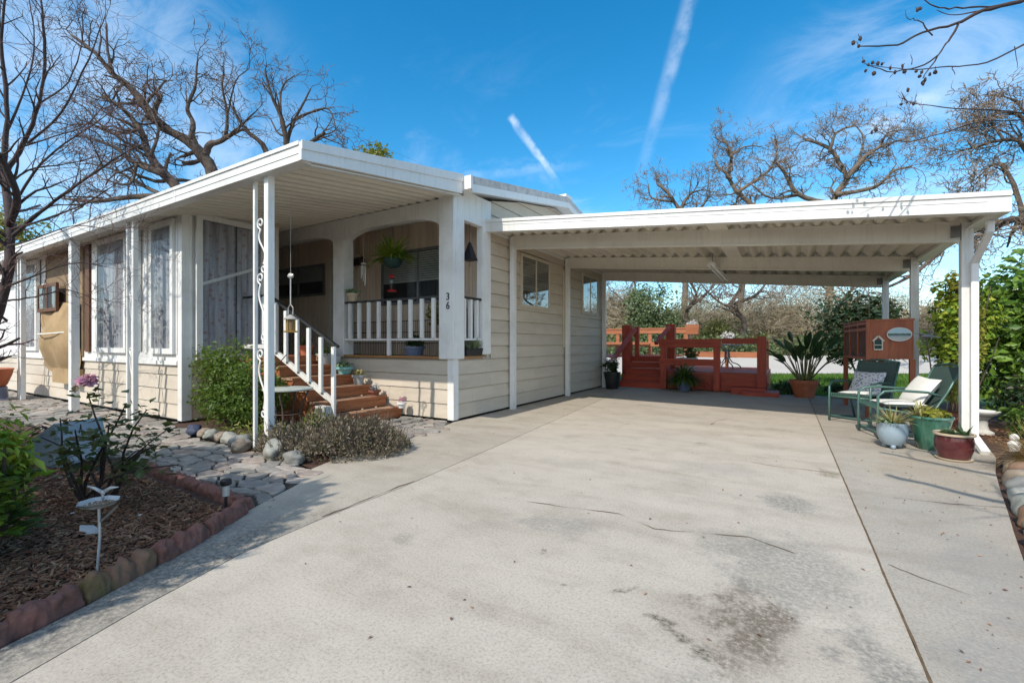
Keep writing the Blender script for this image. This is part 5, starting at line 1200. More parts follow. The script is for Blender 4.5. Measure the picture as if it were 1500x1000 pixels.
m = MB(); m.lathe([(.015,.24), (.092,.18), (.09,.172), (.025,.19)], x, y, 1.40, 20); m.build('lid', M['pewter'], t, smooth=True)
m = MB(); m.lathe([(.05,.02), (.055,.03), (.05,.178)], x, y, 1.40, 16); m.build('seed_tube', M['seed'], t, smooth=True)
m = MB(); m.lathe([(.082,0), (.086,.008), (.086,.02), (.055,.02)], x, y, 1.40, 20)
for k in range(4): a = k*PI/2+.4; m.tube([(x+.066*math.cos(a), y+.066*math.sin(a), 1.42), (x+.066*math.cos(a), y+.066*math.sin(a), 1.58)], .006, 5)
m.build('tray', M['brass'], t, smooth=True)
m = MB(); m.tube([(x-.05,y,1.638), (x-.055,y,1.73), (x,y,1.78), (x+.055,y,1.73), (x+.05,y,1.638)], .006, 5); m.tube([(x,y,1.78), (x,y,2.14)], .008, 6); m.tube([(x,y,2.14), (x,y,3.32)], .002, 4); m.build('hanger', M['pewter'], t)
m = MB(); m.blob((x,y,2.16), .05, .03, .035, 3, 2, .2); m.build('finial', M['pewter'], t, smooth=True)

# ------------------------------------------------------------------ front bed
def scallop(a, b, h, mat, label, seed, group='scalloped edging blocks', thick=.085):
    a = Vector((a[0], a[1], 0)); b = Vector((b[0], b[1], 0)); d = b - a; L = d.length; d.normalize(); nrm = Vector((-d.y, d.x, 0)); n = 60; vs = []; rr = random.Random(seed)
    rows = 17
    for i in range(n+1):
        s_ = i/n; k = s_*3; hump = abs(math.sin(PI*k))**.55; top = h*(.62 + .38*hump) + .022*noise.noise(Vector((i*.11, 3, seed*1.7))); wd = thick*(.78 + .22*hump)
        for j in range(rows):
            u = j/(rows-1); ang = PI*u; cz = max(0, math.sin(ang))**.45; off = -math.cos(ang); off = math.copysign(abs(off)**.6, off)*wd*.5; z = -.05 + (top+.05)*cz
            w3 = Vector((a.x + d.x*L*s_, a.y + d.y*L*s_, z)) + nrm*off; g_ = .016*noise.noise(w3*9 + Vector((seed,0,0))) + .015*noise.noise(w3*24) + .006*noise.noise(w3*60)
            p = a + d*(L*s_) + nrm*(off + g_*(1 if off > 0 else -1)); vs.append((p.x, p.y, z + g_*.7))
    fs = [(i*rows+j, (i+1)*rows+j, (i+1)*rows+j+1, i*rows+j+1) for i in range(n) for j in range(rows-1)] + [tuple(range(rows)), tuple(n*rows+j for j in reversed(range(rows)))]
    m = MB(); m.add(vs, fs); o = m.build('edging_block', M[mat], None, origin=tuple((a+b)/2), smooth='all'); return tag(o, label, 'edging block', group)
E1 = [(-3.36,1.86), (-3.13,1.50), (-2.97,1.15), (-2.83,.80), (-2.70,.40), (-2.64,-.02)]
def lp(a, b, t0, t1): return ((a[0]+(b[0]-a[0])*t0, a[1]+(b[1]-a[1])*t0), (a[0]+(b[0]-a[0])*t1, a[1]+(b[1]-a[1])*t1))
E1 = [(x-.09, y+.01) for x, y in E1]
LB = [('edging', 'red scalloped edging block at the bed corner nearest the solar light'), ('edging', 'upright red scalloped edging block between the corner block and the mossy one'), ('edging_moss', 'mossy green scalloped edging block in the middle of the driveway side'), ('edging', 'pinkish red scalloped edging block beside the bird bath dish'), ('edging_rust', 'rusty orange edging block at the left frame edge under the leafy shrub')]
for i, (mt, lb) in enumerate(LB):
    p, q_ = lp(E1[i], E1[i+1], .02, .98); scallop(p, q_, .11 if i != 4 else .15, mt, lb, i)
E2 = [(-3.46,1.93), (-3.86,1.94), (-4.27,1.96), (-4.68,1.97), (-5.1,1.99), (-5.55,2.02)]
for i in range(5):
    p, q_ = lp(E2[i], E2[i+1], .04, .98); scallop(p, q_, .075, 'edging', 'low dark red edging block along the flagstone path, %s from the bed corner' % ['first','second','third','fourth','fifth'][i], 20+i)
t = thing('dish_feeder', 'small white dish bird feeder on a leafy metal stake in the mulch', 'bird feeder', (-3.26, .98, 0))
m = MB(); m.tube([(-3.25,.97,-.02), (-3.262,.985,.18), (-3.26,.98,.355)], .007, 8); m.build('stake', M['pewter'], t, smooth=True)
m = MB(); n = 40; vs = []
for r, z in ((.0,.352), (.042,.354), (.07,.364), (.086,.378), (.090,.380)):
    for k in range(n): a = 2*PI*k/n; rr_ = r*(1+.05*math.cos(a*8)); vs.append((-3.26+rr_*math.cos(a), .98+rr_*math.sin(a), z))
fs = [(i*n+k, i*n+(k+1)%n, (i+1)*n+(k+1)%n, (i+1)*n+k) for i in range(4) for k in range(n)]
m.add(vs, fs); vs2 = [(x, y, z-.008) for x, y, z in vs]; m.add(vs2, [f[::-1] for f in fs]); m.build('dish', M['pewter'], t, smooth='all')
m = MB(); q = random.Random(8)
for k in range(230): a, r = q.uniform(0, 2*PI), (.065*q.random()**.5); m.blob((-3.26+r*math.cos(a), .98+r*math.sin(a), .357+.9*r*r+.003), .004, .003, .0025, k, 1, 0)
m.build('seed', M['seed'], t)
def metal_leaf(mb, p, d, L, W):
    p = Vector(p); d = Vector(d).normalized(); s = d.cross(Vector((0,0,1))).normalized(); u = s.cross(d); vs = []
    for w_, h_ in ((.0, 0), (.5,.3), (.32,.35), (.42,.65), (.0,1)): vs += [p + d*(L*h_) + s*(w_*W), p + d*(L*h_) - s*(w_*W)]
    vs += [Vector(v) - u*.004 for v in vs]
    mb.add(vs, [(0,2,3,1), (2,4,5,3), (4,6,7,5), (6,8,9,7), (10,11,13,12), (12,13,15,14), (14,15,17,16), (16,17,19,18)])
m = MB(); metal_leaf(m, (-3.262,.985,.20), (-.75,-.35,.25), .13, .09); metal_leaf(m, (-3.26,.982,.26), (.6,.45,.75), .14, .05); m.build('leaf', M['pewter'], t)
m = MB(); m.blob((-3.30,1.01,.41), .016, .012, .014, 2, 2, 0); m.tube([(-3.30,1.01,.37), (-3.30,1.01,.41)], .006, 6)
for s in (1, -1): m.tube([(-3.30,1.01,.41), (-3.30+s*.03,1.01+s*.025,.435), (-3.30+s*.062,1.01+s*.05,.438 if s > 0 else .45)], [.011,.009,.003], 6)
m.build('sprout', M['pewter'], t, smooth='all')
# rose bush
t = thing('rose_bush', 'leggy rose bush with dark leaves and one pink bloom in the mulch bed', 'rose bush', (-4.60, 1.36, 0))
rc = random.Random(77); cm = MB(); lf = MB()
tips = [P(128,575,3.5), P(88,612,3.6), P(60,640,3.7), P(185,590,3.4), P(215,600,3.5), P(160,620,3.2), P(235,650,3.3), P(262,680,3.2), P(110,630,3.2), P(140,640,3.8), P(200,660,3.6), P(95,665,3.3), P(250,625,3.6)]
base = Vector((-4.62,1.36,-.02))
for k, tp in enumerate(tips):
    b = base + Vector((rc.uniform(-.15,.15), rc.uniform(-.1,.1), 0)); mid = b.lerp(tp, .45) + Vector((rc.gauss(0,.05), rc.gauss(0,.05), .08)); pts = [b, b.lerp(mid, .5) + Vector((rc.gauss(0,.02), rc.gauss(0,.02), 0)), mid, mid.lerp(tp, .5) + Vector((rc.gauss(0,.03), 0, .02)), tp]
    cm.tube(pts, [.012,.010,.008,.006,.004], 6)
    for j in range(32):
        u = rc.uniform(.5, 1.03); i0 = min(3, int(u*4)); pp = pts[i0].lerp(pts[min(4, i0+1)], u*4-i0) + Vector((rc.gauss(0,.05), rc.gauss(0,.05), rc.gauss(0,.04)))
        d = Vector((rc.gauss(0,1), rc.gauss(0,1), rc.gauss(-.1,.4))).normalized(); s = rc.uniform(.045,.10)
        lf.leaf(pp, d, Vector((rc.gauss(0,.4), rc.gauss(0,.4), 1)).normalized(), s, s*.72, .15)
cm.build('canes', M['bark_red'], t, smooth=True); lf.build('leaves', M['leaf_rose'], t)
m = MB(); q = random.Random(4); bc = P(128,560,3.5)
bloom(m, tuple(bc), .05, 110, .05, 4, 1.2); bloom(m, tuple(bc - Vector((0,0,.01))), .035, 60, .05, 5, .3)
m.build('bloom', M['petal_pink'], t, smooth='all')
m = MB(); q = random.Random(14)
for (px, py, d) in ((70,694,3.6),(88,700,3.5),(105,716,3.4),(106,752,3.0),(205,755,2.9),(250,678,3.6),(254,687,3.55),(256,692,3.5),(196,658,3.8),(247,676,3.7)):
    c = P(px, py, d)
    for k in range(5): a = k*1.256; m.leaf(c, Vector((math.cos(a), math.sin(a), .5)).normalized(), Vector((0,0,1)), .016, .014, .1)
m.build('small_blossom', M['petal_white'], t)
t = thing('tilted_planter', 'pale blue square planter tilted in the mulch behind the rose bush', 'planter', (-6.4, 1.65, 0))
m = MB(); c = Vector((-6.35,1.72,.10)); R_ = Matrix.Translation(c) @ Matrix.Rotation(.35, 4, 'Z') @ Matrix.Rotation(-.55, 4, 'Y')
def tv(vs): return [R_ @ Vector(v) for v in vs]
lo = tv([(-.17,-.17,-.15), (.17,-.17,-.15), (.17,.17,-.15), (-.17,.17,-.15)]); hi = tv([(-.23,-.23,.28), (.23,-.23,.28), (.23,.23,.28), (-.23,.23,.28)]); hi2 = tv([(-.19,-.19,.281), (.19,-.19,.281), (.19,.19,.281), (-.19,.19,.281)])
m.hexa(lo, hi); m.build('tub', M['bluepot'], t, bevel=.012); m = MB(); m.hexa([Vector(v)-Vector((0,0,.002)) for v in hi2], tv([(-.17,-.17,.30), (.17,-.17,.30), (.17,.17,.30), (-.17,.17,.30)])); m.build('soil', M['soil'], t)
m = MB(); q = random.Random(6)
for k in range(9):
    a = q.uniform(0, 6.28); m.tube([c + Vector((.1*math.cos(a), .1*math.sin(a), .2)), c + Vector((.25*math.cos(a)-.1, .25*math.sin(a), .32)), c + Vector((.4*math.cos(a)-.2, .4*math.sin(a), .2))], .005, 5)
m.build('bare_stems', M['bark_red'], t)
# hanging terracotta bowl at the far left
t = thing('terracotta_trough', 'oval terracotta trough planter by the far left awning post', 'planter', (-14.9, 2.72, 0))
m = MB(); m.lathe([(.36,.30), (.42,.34), (.55,.56), (.58,.66), (.60,.67), (.60,.70), (.54,.70)], -15.1, 2.7, 0, 32, .55); m.build('trough', M['terracotta'], t, smooth=True)
m = MB(); m.lathe([(.5,.0), (.5,.02), (.45,.05), (.42,.29), (.4,.3)], -15.1, 2.7, 0, 24, .55); m.build('stand', M['slateblue'], t, smooth=True)
m = MB()
for s in (-1, 1): m.tube([(-15.1+s*.2+x, 2.43, .70+z) for x, z in ((-.05,0), (-.05,.06), (.05,.06), (.05,0))], .012, 6)
m.build('handle', M['terracotta'], t, smooth='all')

# round stones edging the planting bed
for i, (x, y, r, c, lb) in enumerate(((-6.95,3.10,.13,'cobalt','dark round stone at the left end of the path edge below the green shrub'), (-6.70,3.12,.10,'tan','small tan stone second from the left below the green shrub'), (-6.48,3.10,.11,'pale','pale round stone third from the left below the green shrub'), (-6.24,3.09,.11,'tan','brownish stone fourth from the left below the green shrub'), (-6.0,3.07,.12,'pale','pale stone fifth from the left below the green shrub'), (-5.62,3.02,.15,'grey','long grey stone just left of the lattice awning post'), (-5.42,2.90,.12,'tan','brown stone right in front of the lattice awning post'), (-4.78,2.93,.17,'pale','large pale pitted stone beside the dry lavender clump'), (-4.42,2.92,.13,'grey','rounded grey stone under the front of the dry clump'))):
    m = MB(); m.blob((x, y, r*.42), r*.9, r*.68, r*.66, i+70, 3, .2, i*.8, 1.7)
    tag(m.build('edge_stone', next(k for k in M['stone'] if k.name.endswith(c)), None, origin=(x, y, 0), smooth='all'), lb, 'stone', 'stones edging the planting bed')

# ------------------------------------------------------------------ shrubs and ground plants
def shrub(name, label, cat, c, r, n, size, mat, seed, zmin=.03, shell=.42, asp=.55, lumps=24, group=None, stem='bark_oak', part='foliage'):
    t = thing(name, label, cat, (c[0], c[1], 0), group); m = MB(); clump(m, c, r[0], r[1], r[2], n, size, seed, shell, asp, zmin, .35, lumps); m.build(part, M[mat], t)
    q = random.Random(seed); m = MB(); stems(m, (c[0], c[1], -.02), [(c[0]+q.uniform(-.7,.7)*r[0], c[1]+q.uniform(-.7,.7)*r[1], c[2]+q.uniform(-.3,.7)*r[2]) for _ in range(9)], .018*max(1, r[2]), seed); m.build('stems', M[stem], t); return t
shrub('green_shrub', 'rounded bright green shrub at the sunroom corner behind the path stones', 'shrub', (-7.1,3.72,.62), (1.18,.5,.73), 10500, .062, 'leaf_shrub', 80)
shrub('low_shrub', 'green leaves behind the rusty table under the stair rail', 'shrub', (-6.75,4.15,.5), (.42,.22,.42), 1300, .06, 'leaf_shrub', 81)
# sprawling dry plant
t = thing('dry_plant', 'sprawling dry brownish lavender clump spilling onto the driveway', 'plant', (-4.5, 3.5, 0)); q = random.Random(82); m = MB(); g2 = MB(); s2 = MB()
for i in range(9500):
    u, a = q.random()**.55, q.uniform(0, 2*PI); ex, ey = .92*u*math.cos(a), .62*u*math.sin(a)
    x = -4.55 + ex*.92 - ey*.25; y = 3.52 + ey + ex*.30; h = max(.02, (.32 + .20*noise.noise(Vector((x*2.3, y*2.3, 1))) + .16*noise.noise(Vector((x*6, y*6, 4))))*(1-u**2.4)**.5)
    z = h*q.uniform(.35, 1.05); p = Vector((x, y, z)); d = Vector((ex*.8+q.gauss(0,.5), ey*.8+q.gauss(0,.5), .7+q.gauss(0,.4))).normalized(); nn = Vector((q.gauss(0,1), q.gauss(0,1), q.gauss(0,1))).normalized()
    (g2 if (x < -4.85 and y > 3.45 and q.random() < .75) else m).leaf(p, d, nn, q.uniform(.02,.065), q.uniform(.008,.028), .15)
    if i % 14 == 0: s2.tube([(-4.55+ex*.3, 3.52+ey*.3, .0), (x, y, z*.6), (x+d.x*.09, y+d.y*.09, h+q.uniform(.02,.12))], .0028, 3)
m.build('dry_foliage', M['dry'], t); g2.build('green_foliage', M['drygreen'], t); s2.build('stems', M['bark_oak'], t)
t = thing('ground_cover', 'sparse dry stems and seedlings around the awning post base', 'plant', (-5.5, 3.3, 0)); q = random.Random(83); m = MB()
for i in range(700):
    x, y = q.uniform(-6.4,-5.0), q.uniform(3.05,3.85); m.leaf(Vector((x,y,q.uniform(.0,.16))), Vector((q.gauss(0,1), q.gauss(0,1), q.gauss(.5,.5))).normalized(), Vector((q.gauss(0,.5), q.gauss(0,.5), 1)).normalized(), q.uniform(.04,.09), .025, .1)
m.build('leaves', M['drygreen'], t)
# near left shrub, bright variegated
t = shrub('variegated_shrub', 'yellow-green variegated shrub at the left frame edge in front of the bed', 'shrub', (-3.93,.66,.50), (.23,.22,.52), 1300, .085, 'leaf_lime', 84, zmin=.02, asp=.36, lumps=14)
m = MB(); q = random.Random(85)
for i in range(240):
    a = q.uniform(0, 6.28); r = q.uniform(.08,.22); m.leaf(Vector((-3.93+r*math.cos(a), .66+r*.8*math.sin(a), q.uniform(.1,.5))), Vector((math.cos(a), math.sin(a), q.uniform(-.2,.7))).normalized(), Vector((0,0,1)), .12, .06, .15)
m.build('dark_leaves', M['leaf_mid'], t)
# right side
shrub('camellia_hedge', 'tall glossy green camellia at the right frame edge beyond the carport post', 'shrub', (3.85,10.6,1.35), (2.0,1.4,1.6), 13500, .14, 'leaf_gloss', 86, lumps=30)
shrub('camellia_hedge', 'dark lower bush at the foot of the tall camellia', 'shrub', (3.1,9.2,.45), (.6,.6,.5), 1300, .1, 'leaf_dark', 87)
t = shrub('climbing_vine', 'yellow-green climbing vine trailing up between the hutch and front carport post', 'vine', (2.36,9.75,1.5), (.55,.36,1.0), 4200, .10, 'leaf_lime', 88, zmin=.6, lumps=20, asp=.5)
m = MB(); clump(m, (2.27,9.5,2.1), .26, .2, .35, 420, .08, 89, asp=.45); clump(m, (1.97,7.62,1.55), .13, .13, .62, 420, .075, 98, asp=.5); m.build('new_growth', M['leaf_yellow'], t)
m = MB(); q = random.Random(3)
for k in range(5): x0, y0 = 2.27+q.uniform(-.08,.08), 9.72+q.uniform(-.1,.1); m.tube([(x0, y0, 0), (x0+.05, y0+.03, .5), (x0-.04, y0-.05, 1.0), (x0+.03, y0+.03, 1.6), (x0, y0, 2.2)], .01, 5)
m.build('vine_stem', M['bark_oak'], t)
t = thing('potted_conifer', 'yellowish feathery potted plant standing behind the green cone pot', 'potted plant', (2.06, 8.95, 0)); pot(t, (2.06,8.95,0), .15, .19, .26, 'terra_dark'); m = MB(); clump(m, (2.06,8.95,.64), .19, .2, .42, 1200, .05, 90, zmin=.25, asp=.35, lumps=14); m.build('foliage', M['leaf_yellow'], t); m = MB(); m.tube([(2.06,8.95,.2), (2.06,8.95,.97)], .012, 5); m.build('stem', M['bark_oak'], t)
shrub('leafy_ground_plant', 'fresh green leafy plant on the ground behind the bird bath', 'plant', (2.75,8.3,.24), (.42,.5,.26), 1500, .08, 'leaf_mid', 91)
shrub('purple_heather', 'purplish grey twiggy bush at the right frame edge', 'shrub', (2.85,7.35,.36), (.36,.36,.36), 2400, .05, 'heather', 92, asp=.22)
def grassclump(label, c, n, L, seed):
    t = thing('ornamental_grass', label, 'grass clump', (c[0], c[1], 0), 'brown ornamental grasses'); m = MB(); q = random.Random(seed)
    for i in range(n):
        a = q.uniform(0, 2*PI); s = q.random()**.6*.75; p = Vector((c[0]+math.cos(a)*.10*s, c[1]+math.sin(a)*.10*s, 0)); m.blade(p, (math.cos(a)*s, math.sin(a)*s, 1), L*q.uniform(.6,1.15), .008, q.uniform(.5,1.5), 6)
    m.build('blades', M['strawgrass'], t)
grassclump('straw brown ornamental grass just behind the pale river stones', (2.12,6.35), 750, .52, 93)
grassclump('straw brown ornamental grass at the right frame edge beside the bird bath', (2.72,6.95), 600, .5, 94)
shrub('border_plant', 'low dark strap leaved plants along the lawn edge beside the terracotta pot', 'plant', (.1,13.45,.16), (.55,.25,.2), 500, .14, 'leaf_strap', 95, asp=.2)
shrub('border_plant', 'low dark plants along the lawn edge below the hutch', 'plant', (1.35,12.9,.2), (.8,.35,.25), 1000, .12, 'leaf_dark', 96, asp=.35)
shrub('dark_evergreen', 'dark glossy evergreen bush standing behind the rabbit hutch', 'shrub', (1.95,17.0,1.75), (1.35,.9,1.45), 5500, .17, 'leaf_dark', 97, lumps=18, asp=.45)
# ------------------------------------------------------------------ trees
def grow(tm, sm, p, d, L, r, lvl, q, kink=.32, up=.06, kids=3, ratio=.68, thin=.62, steps=5, tw=.004, spread=(.5,1.15), droop=0.):
    pts = [p.copy()]; rad = [r]; dirs = [d.copy()]
    for i in range(steps):
        d = (d + Vector((q.gauss(0,kink), q.gauss(0,kink), q.gauss(0,kink) + up - droop*(1 if lvl <= 1 else 0)))).normalized()
        p = p + d*(L/steps); pts.append(p.copy()); rad.append(max(tw*.6, r*(1-.55*(i+1)/steps))); dirs.append(d.copy())
    (tm if lvl >= 3 else sm).tube(pts, rad, 7 if lvl >= 4 else (5 if lvl >= 3 else (4 if lvl == 2 else 3)), cap=False)
    if lvl <= 0: return
    n = kids + (1 if q.random() < .5 else 0)
    for k in range(n):
        i = min(steps, max(1, int(steps*(.3 + .7*(k+1)/n) + q.uniform(-.6,.4)))); dd = dirs[i]
        ax = dd.cross(Vector((q.gauss(0,1), q.gauss(0,1), q.gauss(0,1))))
        if ax.length < 1e-4: continue
        nd = Matrix.Rotation(q.uniform(*spread), 3, ax.normalized()) @ dd
        grow(tm, sm, pts[i], nd.normalized(), L*ratio*q.uniform(.7,1.15), max(tw, rad[i]*thin), lvl-1, q, kink, up, kids, ratio, thin, steps, tw, spread, droop)
def limb(tm, pts, r0, r1, q, jit=.0, n=8):
    """smooth gnarled limb through given points"""
    out = []
    for i in range(len(pts)-1):
        a0 = pts[max(0, i-1)]; a, b = pts[i], pts[i+1]; b1 = pts[min(len(pts)-1, i+2)]
        for k in range(4):
            t = k/4; m1 = (b-a0)*.5; m2 = (b1-a)*.5; h = a*(2*t**3-3*t*t+1) + m1*(t**3-2*t*t+t) + b*(-2*t**3+3*t*t) + m2*(t**3-t*t)
            out.append(h + Vector((q.gauss(0,jit), q.gauss(0,jit), q.gauss(0,jit))))
    out.append(pts[-1]); m = len(out); rad = [r0 + (r1-r0)*(i/(m-1))**.8 for i in range(m)]
    tm.tube(out, [x*q.uniform(.9,1.12) for x in rad], n); return out, rad
def traced_tree(name, label, specs, D, seed, bark, twig, base, lvl=3, tl=2.0, dens=3, group=None, dj=.8, twr=.014, rs=1.0, **kw):
    """limbs with their own place in depth; specs: (pixel polyline, r0, r1)"""
    q = random.Random(seed); t = thing(name, label, 'tree', (base[0], base[1], 0), group); tm, sm = MB(), MB()
    for pl, r0, r1 in specs:
        z = q.uniform(-dj, dj); pts = []
        for i, pt_ in enumerate(pl): pts.append(P(pt_[0], pt_[1], D + (pt_[2] if len(pt_) > 2 else z*i/len(pl)*2)))
        out, rad = limb(tm, pts, r0*rs, r1*rs, q, .012*D/25)
        k0 = max(1, int(len(out)*.25))
        for i in range(k0, len(out)):
            if q.random() < dens/4.2 or i == len(out)-1:
                dd = (out[i]-out[i-1]).normalized(); ax = dd.cross(Vector((q.gauss(0,1), q.gauss(0,1), q.gauss(0,1)))).normalized()
                nd = Matrix.Rotation(q.uniform(.35,1.1) if i < len(out)-1 else .15, 3, ax) @ dd
                grow(tm, sm, out[i], nd, tl*q.uniform(.6,1.25), max(twr*1.5, rad[i]*.5), lvl, q, tw=twr, **kw)
    tm.build('trunk', M[bark], t, smooth='all'); sm.build('crown', M[twig], t); return t
KW = dict(kink=.27, up=.03, kids=2, ratio=.66, thin=.6, steps=5)
b = P(325,503,24)
traced_tree('bare_oak', 'large bare oak with a thick forked limb rising over the awning roof', [
    ([(335,500),(322,330),(312,255),(296,228),(275,206),(240,187),(212,155),(190,128),(165,108),(140,78),(105,52)], .42, .07),
    ([(278,208),(283,180),(274,160),(285,130),(289,92)], .15, .05), ([(300,228),(308,212),(325,206),(342,194)], .2, .1), ([(331,200),(333,165),(326,130),(328,100)], .10, .03), ([(333,170),(345,120),(365,100)], .05, .02),
    ([(240,187),(226,165),(235,142),(228,138)], .14, .09), ([(205,150),(172,152),(140,140)], .10, .04), ([(212,155),(215,120),(240,118)], .07, .03), ([(165,108),(158,75),(156,35)], .09, .04), ([(145,82),(148,50),(140,30)], .05, .02)], 24, 101, 'bark_oak', 'twig_oak', b, 3, 1.5, 2.2, 'bare oaks behind the home', **KW)
b = P(420,503,28)
traced_tree('bare_oak', 'bare oak with slim forked limbs above the awning corner', [
    ([(440,500),(425,300),(420,214),(412,172),(398,140),(388,102)], .26, .05), ([(419,205),(435,170),(455,130)], .13, .04), ([(432,175),(455,165),(482,160),(492,190)], .10, .03), ([(412,172),(412,130),(430,112)], .08, .03),
    ([(405,300),(390,222),(365,195),(350,175),(336,150)], .2, .05), ([(355,182),(378,160)], .07, .03), ([(445,215),(468,200),(475,195)], .12, .09), ([(470,200),(500,212)], .06, .02)], 28, 102, 'bark_oak', 'twig_oak', b, 3, 1.5, 2.2, 'bare oaks behind the home', **KW)
b = P(255,503,22)
traced_tree('bare_oak', 'tangled bare oak low behind the middle of the awning roof', [
    ([(270,500),(265,300),(240,255),(220,230),(205,190),(180,160),(150,140)], .32, .06), ([(240,255),(200,240),(165,215),(120,200)], .18, .04), ([(255,290),(200,288),(140,295),(90,290)], .2, .05), ([(220,230),(232,190),(215,150)], .10, .03), ([(200,240),(190,270),(150,262)], .08, .03), ([(205,190),(165,195),(130,165)], .09, .03), ([(265,300),(215,275),(170,250),(135,240)], .12, .03)],
    22, 103, 'bark_oak', 'twig_oak', b, 3, 1.9, 4, 'bare oaks behind the home', **KW)
# near bare fruit tree at the left
b = P(-80,503,7.0)
traced_tree('bare_fruit_tree', 'near bare fruit tree with purplish twigs at the left frame edge', [
    ([(-80,680),(-62,600),(-38,530),(-8,470),(10,410),(15,350),(12,300),(5,250)], .10, .05), ([(14,330),(25,290),(6,240),(-20,200)], .055, .03), ([(10,250),(35,210),(58,150),(66,80),(60,0)], .04, .012), ([(5,245),(10,150),(2,60),(10,-30)], .04, .012),
    ([(20,345),(60,310),(100,280),(150,245),(200,215),(235,200)], .032, .006), ([(18,335),(70,320),(130,295),(180,262)], .02, .005), ([(40,210),(90,165),(130,85),(155,20)], .02, .005), ([(10,420),(60,400),(110,385),(150,390)], .018, .005), ([(12,440),(50,435),(100,425),(140,440)], .016, .004),
    ([(20,300),(60,240),(110,200),(170,160)], .022, .005), ([(5,280),(40,250),(100,240),(160,225)], .018, .005), ([(12,360),(50,350),(110,330),(175,340)], .014, .004), ([(8,200),(40,120),(50,60),(40,-20)], .018, .005), ([(60,150),(100,120),(120,60),(110,10)], .014, .004), ([(10,470),(-30,440),(-60,400)], .02, .006), ([(30,215),(80,200),(130,180),(165,130)], .014, .004)],
    7.0, 104, 'bark_red', 'twig_red', b, 3, .62, 4, None, .5, .0024, kink=.18, up=.05, kids=2, ratio=.62, thin=.6, steps=4, spread=(.4,.9))
# oaks beyond the carport on the right
RK = dict(kink=.36, up=.02, kids=3, ratio=.66, thin=.6, steps=5)
b = P(1190,503,30)
traced_tree('bare_oak', 'wide gnarled bare oak rising over the right half of the carport roof', [
    ([(1205,500),(1216,420),(1215,330),(1225,285),(1240,262),(1225,232),(1210,215),(1180,205)], .26, .08), ([(1240,262),(1262,235),(1290,215),(1320,205)], .2, .05), ([(1225,285),(1280,275),(1310,250),(1335,245)], .16, .05), ([(1215,225),(1225,195),(1250,185)], .12, .04), ([(1215,300),(1170,285),(1150,255),(1135,235)], .2, .06), ([(1170,285),(1130,290),(1100,270)], .12, .04), ([(1255,245),(1265,205),(1250,180)], .09, .03), ([(1290,215),(1300,195),(1330,190)], .08, .03)],
    30, 105, 'bark_pale', 'twig_pale', b, 3, 1.4, 4.4, 'bare oaks beyond the carport', **RK)
b = P(1060,503,33)
traced_tree('bare_oak', 'upright bare oak above the middle of the carport roof', [
    ([(1080,500),(1095,330),(1100,300),(1078,280),(1068,255),(1072,225),(1060,205)], .24, .07), ([(1072,262),(1050,240),(1045,215)], .12, .04), ([(1080,282),(1110,262),(1130,245),(1138,225)], .15, .04), ([(1070,230),(1090,215),(1115,215)], .09, .03)],
    33, 106, 'bark_pale', 'twig_pale', b, 3, 1.4, 4.4, 'bare oaks beyond the carport', **RK)
b = P(985,503,36)
traced_tree('bare_oak', 'low bare oak at the left end above the carport roof', [
    ([(1000,500),(1005,350),(995,310),(980,285),(962,268)], .24, .08), ([(995,310),(1010,285),(1030,278)], .16, .05), ([(985,295),(955,290),(950,270)], .12, .04), ([(1000,330),(1030,300),(1040,282)], .15, .05)],
    36, 107, 'bark_pale', 'twig_pale', b, 3, 1.4, 4.4, 'bare oaks beyond the carport', **RK)
b = P(1500,503,19)
traced_tree('bare_oak', 'bare oak limbs entering at the right frame edge above the camellia', [
    ([(1560,560),(1540,420),(1500,330),(1470,325),(1440,335),(1400,350),(1340,400),(1300,420)], .22, .05), ([(1500,330),(1485,270),(1460,240),(1430,262)], .12, .03), ([(1540,300),(1500,215),(1470,205),(1430,215),(1405,222)], .12, .03), ([(1530,250),(1500,175),(1470,165),(1440,175)], .1, .03), ([(1470,205),(1450,180),(1420,165)], .06, .02), ([(1520,200),(1490,150),(1455,140)], .07, .02), ([(1440,335),(1440,300),(1415,290)], .06, .02)],
    19, 108, 'bark_oak', 'twig_pale', b, 3, 1.35, 4, 'bare oaks beyond the carport', dj=.8, **RK)
# near overhanging branch tips, top right
t = thing('overhanging_branch', 'near bare branch with dark seed pods hanging into the top right corner', 'tree', (3.3, 4.6, 0)); q = random.Random(109); tm = MB(); PODS = []
def br(pl, r0, r1, D):
    pts = [P(x, y, D + dz) for x, y, dz in pl]; return limb(tm, pts, r0, r1, q, .004, 6)
D = 4.3
br([(1760,500,.6),(1750,200,.6),(1640,-30,.5),(1560,-25,.3)], .10, .03, D)
br([(1560,-25,.3),(1495,2,.0),(1440,15,-.1),(1400,35,-.1),(1350,48,-.2),(1315,66,-.3),(1260,68,-.4)], .022, .005, D)
br([(1405,33,-.1),(1390,60,-.1),(1374,82,-.1),(1352,115,-.1)], .010, .004, D); br([(1374,82,-.1),(1345,98,-.15),(1300,105,-.2),(1265,92,-.2)], .008, .003, D)
br([(1640,40,.5),(1540,55,.2),(1500,66,.1),(1445,92,.0),(1390,98,.0),(1330,102,.0),(1270,96,.0)], .012, .003, D)
br([(1500,0,.1),(1450,10,.2),(1400,12,.2),(1370,10,.2),(1345,-6,.2)], .012, .004, D); br([(1440,15,.0),(1400,22,.1),(1372,15,.1)], .007, .003, D); br([(1365,52,-.2),(1345,30,-.2),(1330,28,-.2),(1326,15,-.2)], .006, .002, D)
br([(1640,210,.5),(1540,175,.3),(1480,164,.2),(1400,158,.2),(1335,150,.2),(1320,135,.2)], .012, .003, D+.4); br([(1600,150,.5),(1500,175,.3),(1440,178,.2),(1380,195,.2),(1320,208,.2),(1285,192,.2)], .010, .003, D+.4)
